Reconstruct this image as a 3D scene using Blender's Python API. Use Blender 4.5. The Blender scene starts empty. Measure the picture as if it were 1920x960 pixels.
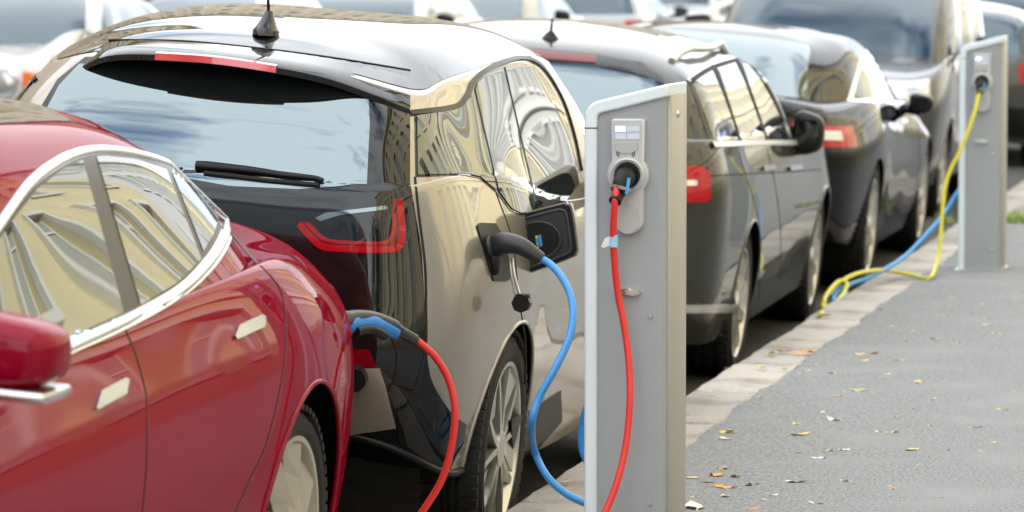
import bpy, bmesh, math, random
import numpy as np
from mathutils import Vector, Matrix
from mathutils.bvhtree import BVHTree
from mathutils.interpolate import poly_3d_calc
from mathutils.geometry import tessellate_polygon
random.seed(7)
R_ = math.radians
sc = bpy.context.scene
col = sc.collection

# ------------------------------------------------------------------ camera
FPX = 7200.0                                   # focal length in photo pixels (1920 wide)
YAW = 11.968                                   # camera looks this far left of the street axis (+Y)
PITCH = 4.012
CAM = Vector((0, 0, 1.49))
cam_d = bpy.data.cameras.new('camera'); cam = bpy.data.objects.new('camera', cam_d); col.objects.link(cam)
cam_d.sensor_width = 36.0; cam_d.lens = 36.0 * FPX / 1920.0
cam_d.clip_start = 0.1; cam_d.clip_end = 2000
cam.location = CAM; cam.rotation_euler = (R_(90 - PITCH), 0, R_(YAW))
cam_d.dof.use_dof = True; cam_d.dof.focus_distance = 10.4; cam_d.dof.aperture_fstop = 6.0
sc.camera = cam
sc.render.resolution_x = 1024; sc.render.resolution_y = 512

# ------------------------------------------------------------------ sky
SUN_EL, SUN_AZ = 28.0, 262.0                   # azimuth: clockwise from +Y
w = bpy.data.worlds.new('World'); sc.world = w; w.use_nodes = True
nt = w.node_tree; nt.nodes.clear()
def N(t, ty, **k):
    n = t.nodes.new(ty)
    for a, b in k.items(): setattr(n, a, b)
    return n
out = N(nt, 'ShaderNodeOutputWorld'); bg = N(nt, 'ShaderNodeBackground'); bg.inputs['Strength'].default_value = 0.15
sky = N(nt, 'ShaderNodeTexSky', sky_type='NISHITA'); sky.sun_disc = False
sky.sun_elevation = R_(SUN_EL); sky.sun_rotation = R_(SUN_AZ); sky.air_density = 1.0; sky.dust_density = 1.5
tc = N(nt, 'ShaderNodeTexCoord'); mp = N(nt, 'ShaderNodeMapping'); mp.inputs['Scale'].default_value = (1.0, 1.0, 2.2)
nz = N(nt, 'ShaderNodeTexNoise'); nz.inputs['Scale'].default_value = 2.3; nz.inputs['Detail'].default_value = 7; nz.inputs['Roughness'].default_value = 0.55
cr = N(nt, 'ShaderNodeValToRGB'); cr.color_ramp.elements[0].position = 0.33; cr.color_ramp.elements[1].position = 0.485
mx = N(nt, 'ShaderNodeMix', data_type='RGBA'); mx.inputs[7].default_value = (11.2, 11.6, 12.0, 1)
L = nt.links.new
L(tc.outputs['Generated'], mp.inputs[0]); L(mp.outputs[0], nz.inputs['Vector']); L(nz.outputs['Fac'], cr.inputs[0])
L(cr.outputs[0], mx.inputs[0]); hs_ = N(nt, 'ShaderNodeHueSaturation'); hs_.inputs['Saturation'].default_value = 1.25; hs_.inputs['Value'].default_value = 1.5
L(sky.outputs[0], hs_.inputs['Color']); L(hs_.outputs[0], mx.inputs[6]); L(mx.outputs[2], bg.inputs['Color']); L(bg.outputs[0], out.inputs[0])

sun_d = bpy.data.lights.new('sun', 'SUN'); sun_d.energy = 4.2; sun_d.angle = R_(0.6); sun_d.color = (1, 0.95, 0.87)
sun = bpy.data.objects.new('sun', sun_d); col.objects.link(sun)
az, el = R_(SUN_AZ), R_(SUN_EL)
sdir = Vector((math.sin(az) * math.cos(el), math.cos(az) * math.cos(el), math.sin(el)))
sun.rotation_euler = sdir.to_track_quat('Z', 'Y').to_euler(); sun.location = (0, -10, 30)

vs = sc.view_settings
vs.view_transform = 'Standard'; vs.look = 'None'; vs.gamma = 1.0; vs.use_curve_mapping = False
vs.exposure = 0.85

# ------------------------------------------------------------------ helpers
_cy, _sy, _cp, _sp = math.cos(R_(YAW)), math.sin(R_(YAW)), math.cos(R_(PITCH)), math.sin(R_(PITCH))
FW = Vector((-_sy * _cp, _cy * _cp, -_sp)); RT = Vector((_cy, _sy, 0)); UP = RT.cross(FW)
def ray(x, y): return FW + RT * ((x - 960) / FPX) + UP * ((480 - y) / FPX)
def atZ(x, y, Z): return CAM + ray(x, y) * Z
def atplane(x, y, ax, v):
    d = ray(x, y); return CAM + d * ((v - CAM[ax]) / d[ax])

def tag(o, label=None, cat=None, group=None, kind=None):
    if label: o['label'] = label
    if cat: o['category'] = cat
    if group: o['group'] = group
    if kind: o['kind'] = kind
    return o
def empty(name, loc=(0, 0, 0), label=None, cat=None, group=None, kind=None):
    o = bpy.data.objects.new(name, None); col.objects.link(o); o.location = loc; o.empty_display_size = 0.1
    return tag(o, label, cat, group, kind)
def link(name, me, mat=None, parent=None, smooth=True):
    o = bpy.data.objects.new(name, me); col.objects.link(o)
    if mat is not None and len(me.materials) == 0:
        for m in (mat if isinstance(mat, (list, tuple)) else [mat]): me.materials.append(m)
    if parent: o.parent = parent
    return o
def from_data(name, vs_, fs, mat=None, parent=None, smooth=False, sharp=None):
    me = bpy.data.meshes.new(name); me.from_pydata([tuple(v) for v in vs_], [], [tuple(f) for f in fs]); me.update()
    if smooth:
        me.shade_smooth()
        if sharp: me.set_sharp_from_angle(angle=R_(sharp))
    return link(name, me, mat, parent)
def from_bm(name, bm, mat=None, parent=None, smooth=False, sharp=40):
    bmesh.ops.recalc_face_normals(bm, faces=bm.faces[:])
    me = bpy.data.meshes.new(name); bm.to_mesh(me); bm.free()
    if smooth: me.shade_smooth(); me.set_sharp_from_angle(angle=R_(sharp))
    return link(name, me, mat, parent)
def box_bm(bm, c, s, rot=None, bev=0, seg=2):
    r = bmesh.ops.create_cube(bm, size=1); vs_ = r['verts']
    M = Matrix.Translation(Vector(c)) @ (rot.to_4x4() if rot else Matrix()) @ Matrix.Diagonal((s[0], s[1], s[2], 1))
    bmesh.ops.transform(bm, matrix=M, verts=vs_)
    if bev:
        es = list({e for v in vs_ for e in v.link_edges})
        bmesh.ops.bevel(bm, geom=es, offset=bev, segments=seg, affect='EDGES', profile=0.5)
def box(name, c, s, mat, parent=None, bev=0, rot=None, seg=2):
    bm = bmesh.new(); box_bm(bm, c, s, rot, bev, seg)
    return from_bm(name, bm, mat, parent, smooth=bev > 0)
def cyl_bm(bm, p0, p1, r0, r1=None, seg=20):
    p0, p1 = Vector(p0), Vector(p1); r1 = r0 if r1 is None else r1
    d = p1 - p0
    M = Matrix.Translation((p0 + p1) / 2) @ d.to_track_quat('Z', 'Y').to_matrix().to_4x4()
    bmesh.ops.create_cone(bm, cap_ends=True, segments=seg, radius1=r0, radius2=r1, depth=d.length, matrix=M)
def catmull(pts, n=8, closed=False):
    P = [np.array(p, float) for p in pts]; k = len(P); out_ = []
    rng = range(k if closed else k - 1)
    for i in rng:
        if closed: a, b, c, d = P[(i - 1) % k], P[i], P[(i + 1) % k], P[(i + 2) % k]
        else: a, b, c, d = P[max(i - 1, 0)], P[i], P[i + 1], P[min(i + 2, k - 1)]
        for j in range(n):
            t = j / n
            out_.append(0.5 * ((2 * b) + (-a + c) * t + (2 * a - 5 * b + 4 * c - d) * t * t + (-a + 3 * b - 3 * c + d) * t ** 3))
    if not closed: out_.append(P[-1])
    return out_
def tube_bm(bm, pts, rad, seg=10, cap=True):
    pts = [Vector(p) for p in pts]; n = len(pts); rings = []; up = None
    for i, p in enumerate(pts):
        t = (pts[min(i + 1, n - 1)] - pts[max(i - 1, 0)]).normalized()
        if up is None: up = Vector((0, 0, 1)) if abs(t.z) < 0.9 else Vector((1, 0, 0))
        s = t.cross(up).normalized(); up = s.cross(t).normalized()
        r = rad[i] if isinstance(rad, (list, tuple)) else rad
        rings.append([bm.verts.new(p + (s * math.cos(2 * math.pi * k / seg) + up * math.sin(2 * math.pi * k / seg)) * r) for k in range(seg)])
    for a, b in zip(rings, rings[1:]):
        for k in range(seg): bm.faces.new((a[k], a[(k + 1) % seg], b[(k + 1) % seg], b[k]))
    if cap: bm.faces.new(rings[0][::-1]); bm.faces.new(rings[-1])
def tube(name, pts, rad, mat, parent=None, seg=10):
    bm = bmesh.new(); tube_bm(bm, pts, rad, seg); return from_bm(name, bm, mat, parent, smooth=True, sharp=50)
def prism_bm(bm, outline, d0, d1, place):
    """outline: 2D points; place(u, v, d) -> 3D."""
    a = [bm.verts.new(place(u, v, d0)) for u, v in outline]; b = [bm.verts.new(place(u, v, d1)) for u, v in outline]
    bm.faces.new(a[::-1]); bm.faces.new(b); n = len(a)
    for i in range(n): bm.faces.new((a[i], a[(i + 1) % n], b[(i + 1) % n], b[i]))
def copy_tree(o, parent=None):
    c = o.copy(); col.objects.link(c); c.parent = parent
    for ch in list(o.children): copy_tree(ch, c)
    return c

# ------------------------------------------------------------------ materials
def mat(name, base, rough=0.5, metal=0.0, coat=0.0, ior=1.5, coat_rough=0.02, emit=None, es=0, spec=None, trans=0, coat_ior=1.5):
    m = bpy.data.materials.new(name); m.use_nodes = True
    b = m.node_tree.nodes['Principled BSDF']
    b.inputs['Base Color'].default_value = (*base, 1); b.inputs['Roughness'].default_value = rough; b.inputs['Metallic'].default_value = metal
    b.inputs['IOR'].default_value = ior; b.inputs['Coat Weight'].default_value = coat; b.inputs['Coat Roughness'].default_value = coat_rough
    b.inputs['Coat IOR'].default_value = coat_ior
    b.inputs['Transmission Weight'].default_value = trans
    if emit: b.inputs['Emission Color'].default_value = (*emit, 1); b.inputs['Emission Strength'].default_value = es
    return m
def noise_mat(name, c0, c1, scale, rough=0.85, bump=0.3, detail=8, bscale=None, dist=0.01, c2=None, s2=None, coords='Object', metal=0):
    m = mat(name, c0, rough, metal); t = m.node_tree; b = t.nodes['Principled BSDF']
    tcn = N(t, 'ShaderNodeTexCoord'); n1 = N(t, 'ShaderNodeTexNoise'); n1.inputs['Scale'].default_value = scale; n1.inputs['Detail'].default_value = detail
    r = N(t, 'ShaderNodeValToRGB'); r.color_ramp.elements[0].position = 0.32; r.color_ramp.elements[1].position = 0.68
    r.color_ramp.elements[0].color = (*c0, 1); r.color_ramp.elements[1].color = (*c1, 1)
    t.links.new(tcn.outputs[coords], n1.inputs['Vector']); t.links.new(n1.outputs['Fac'], r.inputs[0])
    last = r.outputs[0]
    if c2:
        n2 = N(t, 'ShaderNodeTexNoise'); n2.inputs['Scale'].default_value = s2; n2.inputs['Detail'].default_value = 5
        r2 = N(t, 'ShaderNodeValToRGB'); r2.color_ramp.elements[0].position = 0.5; r2.color_ramp.elements[1].position = 0.72
        x = N(t, 'ShaderNodeMix', data_type='RGBA'); x.inputs[7].default_value = (*c2, 1)
        t.links.new(tcn.outputs[coords], n2.inputs['Vector']); t.links.new(n2.outputs['Fac'], r2.inputs[0]); t.links.new(r2.outputs[0], x.inputs[0])
        t.links.new(last, x.inputs[6]); last = x.outputs[2]
    t.links.new(last, b.inputs['Base Color'])
    if bump:
        n3 = N(t, 'ShaderNodeTexNoise'); n3.inputs['Scale'].default_value = bscale or scale * 4; n3.inputs['Detail'].default_value = 6
        bp = N(t, 'ShaderNodeBump'); bp.inputs['Strength'].default_value = bump; bp.inputs['Distance'].default_value = dist
        t.links.new(tcn.outputs[coords], n3.inputs['Vector']); t.links.new(n3.outputs['Fac'], bp.inputs['Height']); t.links.new(bp.outputs[0], b.inputs['Normal'])
    return m
def paint(name, base, metal=0.4, rough=0.35, flake=True, coat=1.0):
    m = mat(name, base, rough, metal, coat=coat, coat_rough=0.015)
    t = m.node_tree; b = t.nodes['Principled BSDF']; b.inputs['Specular IOR Level'].default_value = 0.0
    tcn = N(t, 'ShaderNodeTexCoord'); n1 = N(t, 'ShaderNodeTexNoise'); n1.inputs['Scale'].default_value = 2.2; n1.inputs['Detail'].default_value = 2
    bp = N(t, 'ShaderNodeBump'); bp.inputs['Strength'].default_value = 0.015; bp.inputs['Distance'].default_value = 0.02
    t.links.new(tcn.outputs['Object'], n1.inputs['Vector']); t.links.new(n1.outputs['Fac'], bp.inputs['Height'])
    t.links.new(bp.outputs[0], b.inputs['Coat Normal'])
    return m
M = {}
M['asphalt'] = noise_mat('asphalt', (0.095, 0.10, 0.105), (0.28, 0.286, 0.292), 100, 0.95, 0.6, bscale=150, dist=0.004, c2=(0.215, 0.22, 0.225), s2=2.2)
M['road'] = noise_mat('road_asphalt', (0.024, 0.023, 0.022), (0.045, 0.043, 0.041), 9, 0.9, 0.5, bscale=140, dist=0.004)
M['granite'] = noise_mat('granite', (0.33, 0.30, 0.265), (0.47, 0.44, 0.40), 60, 0.85, 0.35, bscale=50, dist=0.006, c2=(0.20, 0.165, 0.13), s2=3.0)
_t = M['granite'].node_tree; _b = _t.nodes['Principled BSDF']; _l = _b.inputs['Base Color'].links[0].from_socket
_oi = N(_t, 'ShaderNodeObjectInfo'); _mr = N(_t, 'ShaderNodeMapRange'); _mr.inputs[3].default_value = .72; _mr.inputs[4].default_value = 1.08
_hs = N(_t, 'ShaderNodeHueSaturation'); _t.links.new(_oi.outputs['Random'], _mr.inputs[0]); _t.links.new(_mr.outputs[0], _hs.inputs['Value']); _t.links.new(_l, _hs.inputs['Color']); _t.links.new(_hs.outputs[0], _b.inputs['Base Color'])
M['earth'] = noise_mat('joint_earth', (0.06, 0.045, 0.03), (0.12, 0.09, 0.055), 40, 0.95, 0.5)
M['red'] = paint('red_paint', (0.20, 0.001, 0.013), 0.0, 0.42, coat=.45)
M['gold'] = paint('champagne_paint', (0.32, 0.28, 0.23), 0.6, 0.33)
M['grey'] = paint('grey_paint', (0.035, 0.035, 0.029), 0.4, 0.35, coat=.9)
M['black'] = paint('black_paint', (0.004, 0.004, 0.005), 0.0, 0.3, coat=.65)
M['blackgloss'] = mat('gloss_black', (0.004, 0.0045, 0.005), 0.02, ior=1.5)
M['white'] = paint('white_paint', (0.45, 0.46, 0.46), 0.0, 0.3)
M['silver'] = paint('silver_paint', (0.42, 0.43, 0.43), 0.7, 0.35)
M['beige'] = paint('beige_paint', (0.34, 0.29, 0.22), 0.0, 0.4)
M['darkgrey'] = paint('dark_grey_paint', (0.06, 0.06, 0.062), 0.5, 0.35)
M['bluepaint'] = paint('blue_paint', (0.02, 0.16, 0.42), 0.2, 0.4)
M['glass'] = mat('window_glass', (0.010, 0.015, 0.014), 0.01, ior=2.7, coat=0.0)
M['glass'].node_tree.nodes['Principled BSDF'].inputs['Specular Tint'].default_value = (.80, .95, 1.0, 1)
M['sideglass'] = mat('side_glass', (0.016, 0.02, 0.018), 0.012, ior=1.95)
M['sideglass'].node_tree.nodes['Principled BSDF'].inputs['Specular Tint'].default_value = (.90, .97, .96, 1)
M['glass2'] = mat('far_glass', (0.02, 0.03, 0.04), 0.02, ior=1.9)
M['glass2'].node_tree.nodes['Principled BSDF'].inputs['Specular Tint'].default_value = (.75, .92, 1.0, 1)
M['pillar'] = mat('pillar_film', (0.022, 0.017, 0.013), 0.35, ior=1.3)
M['handle'] = mat('handle_metal', (0.36, 0.39, 0.43), 0.14, 1.0)
M['rubber'] = noise_mat('tyre_rubber', (0.006, 0.006, 0.006), (0.012, 0.0115, 0.011), 30, 0.8, 0.2)
M['plastic'] = mat('black_plastic', (0.005, 0.005, 0.006), 0.4, ior=1.35)
M['liner'] = mat('arch_liner', (0.003, 0.003, 0.003), 0.9, ior=1.1)
M['greyplastic'] = mat('grey_plastic', (0.022, 0.023, 0.025), 0.42)
M['chrome'] = mat('chrome', (0.80, 0.83, 0.86), 0.07, 1.0)
M['trim'] = mat('satin_trim', (0.72, 0.76, 0.80), 0.30, 0.75)
M['satin'] = mat('satin_metal', (0.62, 0.62, 0.60), 0.28, 1.0)
M['alloy'] = mat('alloy', (0.50, 0.485, 0.45), 0.32, 0.8, coat=0.4)
M['bronze_alloy'] = mat('warm_alloy', (0.42, 0.38, 0.31), 0.38, 0.45, coat=0.3)
M['dark_alloy'] = mat('dark_alloy', (0.03, 0.03, 0.03), 0.35, 0.3)
M['redlens'] = mat('red_lens', (0.36, 0.001, 0.006), 0.08, coat=.6, ior=1.2)
M['darkredlens'] = mat('dark_red_lens', (0.13, 0.002, 0.005), 0.06, coat=.5, ior=1.3)
M['clearlens'] = mat('clear_lens', (0.5, 0.5, 0.5), 0.05, 0.5, coat=1)
M['amberlens'] = mat('amber_lens', (0.75, 0.16, 0.02), 0.1, coat=1)
M['seam'] = mat('panel_gap', (0.006, 0.005, 0.005), 0.8)
M['seam_red'] = mat('panel_gap_red', (0.05, 0.002, 0.004), 0.6)
M['brakelens'] = mat('brake_lens', (0.55, 0.06, 0.07), 0.12, coat=1)
M['greyblack'] = mat('grey_black_plastic', (0.022, 0.023, 0.025), 0.3)
M['lab_y'] = mat('label_yellow', (.6, .45, .03)); M['lab_b'] = mat('label_blue', (.03, .25, .7)); M['lab_g'] = mat('label_green', (.05, .45, .15)); M['lab_r'] = mat('label_red', (.6, .05, .05))
M['plate'] = mat('number_plate', (.6, .6, .58), .4)
def brushed(name, c, metal, rough):
    m = noise_mat(name, c, tuple(v * 1.06 for v in c), 3, rough, 0, metal=metal); return m
M['post_panel'] = brushed('post_panel', (0.285, 0.305, 0.325), .2, .5); M['post_panel2'] = brushed('post_light', (0.39, 0.40, 0.405), .2, .4)
M['post_rim'] = brushed('post_rim', (0.62, 0.70, 0.76), .1, .38); M['post_rim2'] = brushed('post_unit', (0.44, 0.45, 0.455), .2, .35); M['post_side'] = brushed('post_side', (0.36, 0.34, 0.30), .35, .45)
M['screen'] = mat('screen', (.25, .27, .3), .1, emit=(.55, .6, .75), es=.2); M['screen_blue'] = mat('screen_blue', (.05, .06, .3), .1, emit=(.22, .28, 1), es=4); M['screen_grey'] = mat('screen_grey', (.3, .32, .35), .1, emit=(.6, .65, .75), es=.3)
M['redcable'] = mat('red_cable', (.60, .028, .022), .38); M['bluecable'] = mat('blue_cable', (.045, .27, .62), .38); M['yellowcable'] = mat('yellow_cable', (.62, .56, .02), .4); M['bluegrip'] = mat('blue_grip', (.012, .16, .50), .45)
M['tape'] = mat('pale_blue_tape', (.25, .50, .68), .5); M['paper'] = mat('white_tag', (.72, .74, .72), .6)
# ------------------------------------------------------------------ car body surface: rows (sill .. roof) x columns (rear centre .. front centre)
def spl(t, Y, periodic=False):
    """cubic interpolation coefficients (second derivatives) for Y[n, ...] at knots t"""
    n = len(t); h = np.diff(t); A = np.zeros((n, n)); B = np.zeros((n,) + Y.shape[1:])
    for i in range(1, n - 1):
        A[i, i - 1] = h[i - 1]; A[i, i] = 2 * (h[i - 1] + h[i]); A[i, i + 1] = h[i]
        B[i] = 6 * ((Y[i + 1] - Y[i]) / h[i] - (Y[i] - Y[i - 1]) / h[i - 1])
    if periodic:
        A[0, 0] = 1; A[0, n - 1] = -1
        A[n - 1, 0] = 2 * h[0]; A[n - 1, 1] = h[0]; A[n - 1, n - 1] = 2 * h[-1]; A[n - 1, n - 2] = h[-1]
        B[n - 1] = 6 * ((Y[1] - Y[0]) / h[0] - (Y[n - 1] - Y[n - 2]) / h[-1])
    else: A[0, 0] = 1; A[n - 1, n - 1] = 1
    return np.linalg.solve(A, B.reshape(n, -1)).reshape(Y.shape)
def sev(t, Y, S, q):
    q = np.asarray(q, float); i = np.clip(np.searchsorted(t, q, side='right') - 1, 0, len(t) - 2); h = t[i + 1] - t[i]
    a = (t[i + 1] - q) / h; b = (q - t[i]) / h; sh = (-1,) + (1,) * (Y.ndim - 1); a = a.reshape(sh); b = b.reshape(sh); h = h.reshape(sh)
    return a * Y[i] + b * Y[i + 1] + ((a ** 3 - a) * S[i] + (b ** 3 - b) * S[i + 1]) * h * h / 6
class Loft:
    def __init__(s, rows, breaks=(1, 5)):
        P = np.array([np.stack([r[0], r[1], r[2]], 1) for r in rows], float)      # rows x cols x 3, x >= 0
        s.nr, s.nc = P.shape[:2]; mir = P[:, -2:0:-1].copy(); mir[:, :, 0] *= -1
        full = np.concatenate([P, mir, P[:, :1]], 1)                                # closed loop
        s.m = full.shape[1]
        d = np.linalg.norm(np.diff(full[1:7], axis=1), axis=2).mean(0); s.tc = np.concatenate([[0], np.cumsum(np.maximum(d, .02))])
        s.full = full; s.Y = np.moveaxis(full, 1, 0); s.S = spl(s.tc, s.Y, True)
        d = np.linalg.norm(np.diff(P, axis=0), axis=2).mean(1); s.tr = np.concatenate([[0], np.cumsum(np.maximum(d, .02))])
        s.br = sorted({0, s.nr - 1, *breaks})
    def ev(s, u, v):
        """u: row coordinates (0..nr-1), v: column coordinates (0..2*(nc-1), right side first) -> grid [len(u), len(v), 3]"""
        v = np.asarray(v, float) % (s.m - 1); vi = np.clip(v.astype(int), 0, s.m - 2); q = s.tc[vi] + (v - vi) * (s.tc[vi + 1] - s.tc[vi])
        cols_ = np.moveaxis(sev(s.tc, s.Y, s.S, q), 1, 0)                           # rows x len(v) x 3
        u = np.asarray(u, float); out_ = np.zeros((len(u), len(v), 3))
        for a, b in zip(s.br, s.br[1:]):
            k = (u >= a) & (u <= b)
            if not k.any(): continue
            ui = np.clip(u[k].astype(int), a, b - 1); qq = s.tr[ui] + (u[k] - ui) * (s.tr[ui + 1] - s.tr[ui])
            Y = cols_[a:b + 1]; out_[k] = sev(s.tr[a:b + 1], Y, spl(s.tr[a:b + 1], Y), qq)
        return out_
    def mesh(s, nu=7, nv=8):
        U = np.concatenate([np.arange((s.nr - 1) * nu) / nu, [s.nr - 1]]); V = np.arange((s.m - 1) * nv) / nv
        G = s.ev(U, V); a, b = len(U), len(V); vs_ = G.reshape(-1, 3); fs = []
        for i in range(a - 1):
            for j in range(b): fs.append((i * b + j, i * b + (j + 1) % b, (i + 1) * b + (j + 1) % b, (i + 1) * b + j))
        bm = bmesh.new(); bv = [bm.verts.new(v) for v in vs_]; bm.verts.index_update()
        for f in fs:
            try: bm.faces.new([bv[k] for k in f])
            except ValueError: pass
        bmesh.ops.remove_doubles(bm, verts=bm.verts[:], dist=2e-4)
        bm.faces.ensure_lookup_table(); bmesh.ops.holes_fill(bm, edges=[e for e in bm.edges if e.is_boundary], sides=0)
        bmesh.ops.recalc_face_normals(bm, faces=bm.faces[:])
        return bm

class Car:
    """a car: an Empty on the road under its rear axle; geometry in its own frame (x right, y forward, z up)"""
    def __init__(s, name, loft, hub, hub_local, yaw, tilt, label, cat='car', group=None, res=(7, 8)):
        s.R = Matrix.Rotation(R_(tilt), 4, 'Y') @ Matrix.Rotation(R_(yaw), 4, 'Z')
        T = Vector(hub) - s.R @ Vector(hub_local); s.M = Matrix.Translation(T) @ s.R; s.I = s.M.inverted()
        s.root = empty(name, (0, 0, 0), label, cat, group); s.root.matrix_world = s.M; s.loft = loft
        bm = loft.mesh(*res); bm.faces.ensure_lookup_table(); bm.normal_update()
        s.bvh = BVHTree.FromBMesh(bm); s.bm = bm; s.o = s.I @ CAM
        s.fv = [[(v.co.copy(), v.normal.copy()) for v in f.verts] if len(f.verts) < 5 else None for f in bm.faces]
    def hit(s, x, y, extra=0):
        d = (s.I.to_3x3() @ ray(x, y)).normalized(); p, n, i, dist = s.bvh.ray_cast(s.o, d)
        return (p, s.sm(p, n, i)) if p is not None else None
    def sm(s, p, n, i):
        fv = s.fv[i]
        if fv is None: return n
        w_ = poly_3d_calc([a for a, b in fv], p); q = Vector((0, 0, 0))
        for k_, (a, b) in zip(w_, fv): q += b * k_
        return q.normalized() if q.length > .1 else n
    def near(s, p):
        q, n, i, d = s.bvh.find_nearest(Vector(p)); return q, s.sm(q, n, i)
    def body(s, mat_, wheels, R, name='body', xin=0.5, cut=True):
        """wheels: list of (y, z); cut the arches out of the shell"""
        me = bpy.data.meshes.new(name); s.bm.to_mesh(me); s.bm.free()
        me.materials.append(mat_); me.materials.append(M['liner'])
        o = bpy.data.objects.new(name, me); col.objects.link(o)
        if cut:
            bm = bmesh.new()
            for (y, z) in wheels:
                for sg in (-1, 1): cyl_bm(bm, (sg * xin, y, z), (sg * 1.4, y, z), R, seg=72)
            cme = bpy.data.meshes.new('cut'); bm.to_mesh(cme); bm.free(); co = bpy.data.objects.new('cut', cme); col.objects.link(co)
            def vol(m_):
                b_ = bmesh.new(); b_.from_mesh(m_); v_ = b_.calc_volume(); b_.free(); return v_
            v0 = vol(me)
            for solver in ('MANIFOLD', 'EXACT', 'FLOAT'):
                try:
                    md = o.modifiers.new('b', 'BOOLEAN'); md.operation = 'DIFFERENCE'; md.object = co; md.solver = solver
                    dg = bpy.context.evaluated_depsgraph_get(); nm = bpy.data.meshes.new_from_object(o.evaluated_get(dg))
                except Exception: o.modifiers.clear(); continue
                o.modifiers.clear(); v1 = vol(nm)
                if .75 * v0 < v1 < .998 * v0: break
            else: print('BOOLEAN FAILED', s.root['label'], v0, v1)
            o.data = nm; bpy.data.objects.remove(co)
            me = nm
        for p in me.polygons:
            c = p.center
            for (y, z) in wheels:
                rr = math.hypot(c.y - y, c.z - z)
                if rr < R + 0.004 and cut and (rr < R - 0.02 or abs(rr - R) < 0.004 and abs(p.normal.x) < 0.3): p.material_index = 1
        me.shade_smooth(); me.set_sharp_from_angle(angle=R_(38))
        o.name = name; o.parent = s.root; s.bodyo = o
        return o
    # -- pieces laid on the body along outlines read in the photograph
    def patch(s, name, poly, mat_, off=0.003, parent=None, smooth=0, step=7, depth=0.006, both=False):
        if smooth: poly = catmull(poly, smooth, True)
        bm = bmesh.new(); vs_ = [bm.verts.new((p[0], p[1], 0)) for p in poly]
        for tri in tessellate_polygon([[Vector((p[0], p[1], 0)) for p in poly]]): bm.faces.new([vs_[k_] for k_ in tri])
        xs = [p[0] for p in poly]; ys = [p[1] for p in poly]
        for ax, (lo, hi) in enumerate(((min(xs), max(xs)), (min(ys), max(ys)))):
            k = lo + step
            while k < hi:
                co = (k, 0, 0) if ax == 0 else (0, k, 0); no = (1, 0, 0) if ax == 0 else (0, 1, 0)
                bmesh.ops.bisect_plane(bm, geom=bm.verts[:] + bm.edges[:] + bm.faces[:], plane_co=co, plane_no=no, dist=1e-4); k += step
        return s._drape(name, bm, mat_, off, parent, depth, both)
    def _drape(s, name, bm, mat_, off, parent, depth, both):
        dead = []; inner = {}
        for v in bm.verts:
            h = s.hit(v.co.x, v.co.y)
            if h is None:
                d = (s.I.to_3x3() @ ray(v.co.x, v.co.y)).normalized(); t0 = -s.o.dot(d); h = None
                for k_ in range(-12, 13):
                    q, n, i, dist = s.bvh.find_nearest(s.o + d * (t0 + k_ * .2))
                    if dist < .07 and (h is None or dist < h[2]): h = (q, s.sm(q, n, i), dist)
                if h is None: dead.append(v); continue
            n = h[1]
            v.co = h[0] + n * off; inner[v] = h[0] - n * depth
        bmesh.ops.delete(bm, geom=dead, context='VERTS')
        # drop faces that bridge a depth jump
        bad = [f for f in bm.faces if max(e.calc_length() for e in f.edges) > 0.35]
        if bad: bmesh.ops.delete(bm, geom=bad, context='FACES')
        bmesh.ops.remove_doubles(bm, verts=bm.verts[:], dist=1e-6)
        bmesh.ops.recalc_face_normals(bm, faces=bm.faces[:])
        # keep the largest connected piece
        left = set(bm.faces); best = set()
        while left:
            st = [left.pop()]; grp = set(st)
            while st:
                f = st.pop()
                for e in f.edges:
                    for g in e.link_faces:
                        if g in left: left.discard(g); grp.add(g); st.append(g)
            if len(grp) > len(best): best = grp
        kill = [f for f in bm.faces if f not in best]
        if kill: bmesh.ops.delete(bm, geom=kill, context='FACES')
        top = bm.faces[:]
        if top:
            bm.normal_update(); rev = [f for f in top if f.normal.dot(s.near(f.calc_center_median())[1]) < 0]
            if rev: bmesh.ops.reverse_faces(bm, faces=rev)
        be = [e for e in bm.edges if e.is_boundary]; mp_ = {}; nd = {v: s.near(v.co)[1] for v in bm.verts}
        for e in be:
            for v in e.verts:
                if v not in mp_:
                    q, n = s.near(v.co); mp_[v] = (bm.verts.new(v.co), bm.verts.new(q - n * depth))
        for e in be:
            f = e.link_faces[0]
            ls = [l for l in f.loops if l.edge == e][0]; a, b = ls.vert, ls.link_loop_next.vert
            bm.faces.new((mp_[b][0], mp_[a][0], mp_[a][1], mp_[b][1]))
        bm.normal_update(); nrm = [tuple(nd.get(v, v.normal)) for v in bm.verts]
        me = bpy.data.meshes.new(name); bm.to_mesh(me); bm.free(); me.shade_smooth()
        me.normals_split_custom_set_from_vertices(nrm)
        o = link(name, me, mat_, parent or s.root)
        if both: s.mirror(o)
        return o
    def arch_lip(s, y, z, R, mat_, r=.008, sides=(1, -1), a0=-10, a1=190):
        for sd in sides:
            pts = []
            for k in range(49):
                a = R_(a0 + (a1 - a0) * k / 48); o = Vector((sd * 1.5, y + R * math.cos(a), z + R * math.sin(a))); p, n, i, d = s.bvh.ray_cast(o, Vector((-sd, 0, 0)))
                if p is not None: pts.append(p)
            tube('arch_lip', pts, r, mat_, s.root, 8)
    def mirror(s, o):
        me = o.data.copy(); me.transform(Matrix.Diagonal((-1, 1, 1, 1))); me.flip_normals()
        c = bpy.data.objects.new(o.name, me); col.objects.link(c); c.parent = o.parent; return c
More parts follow.
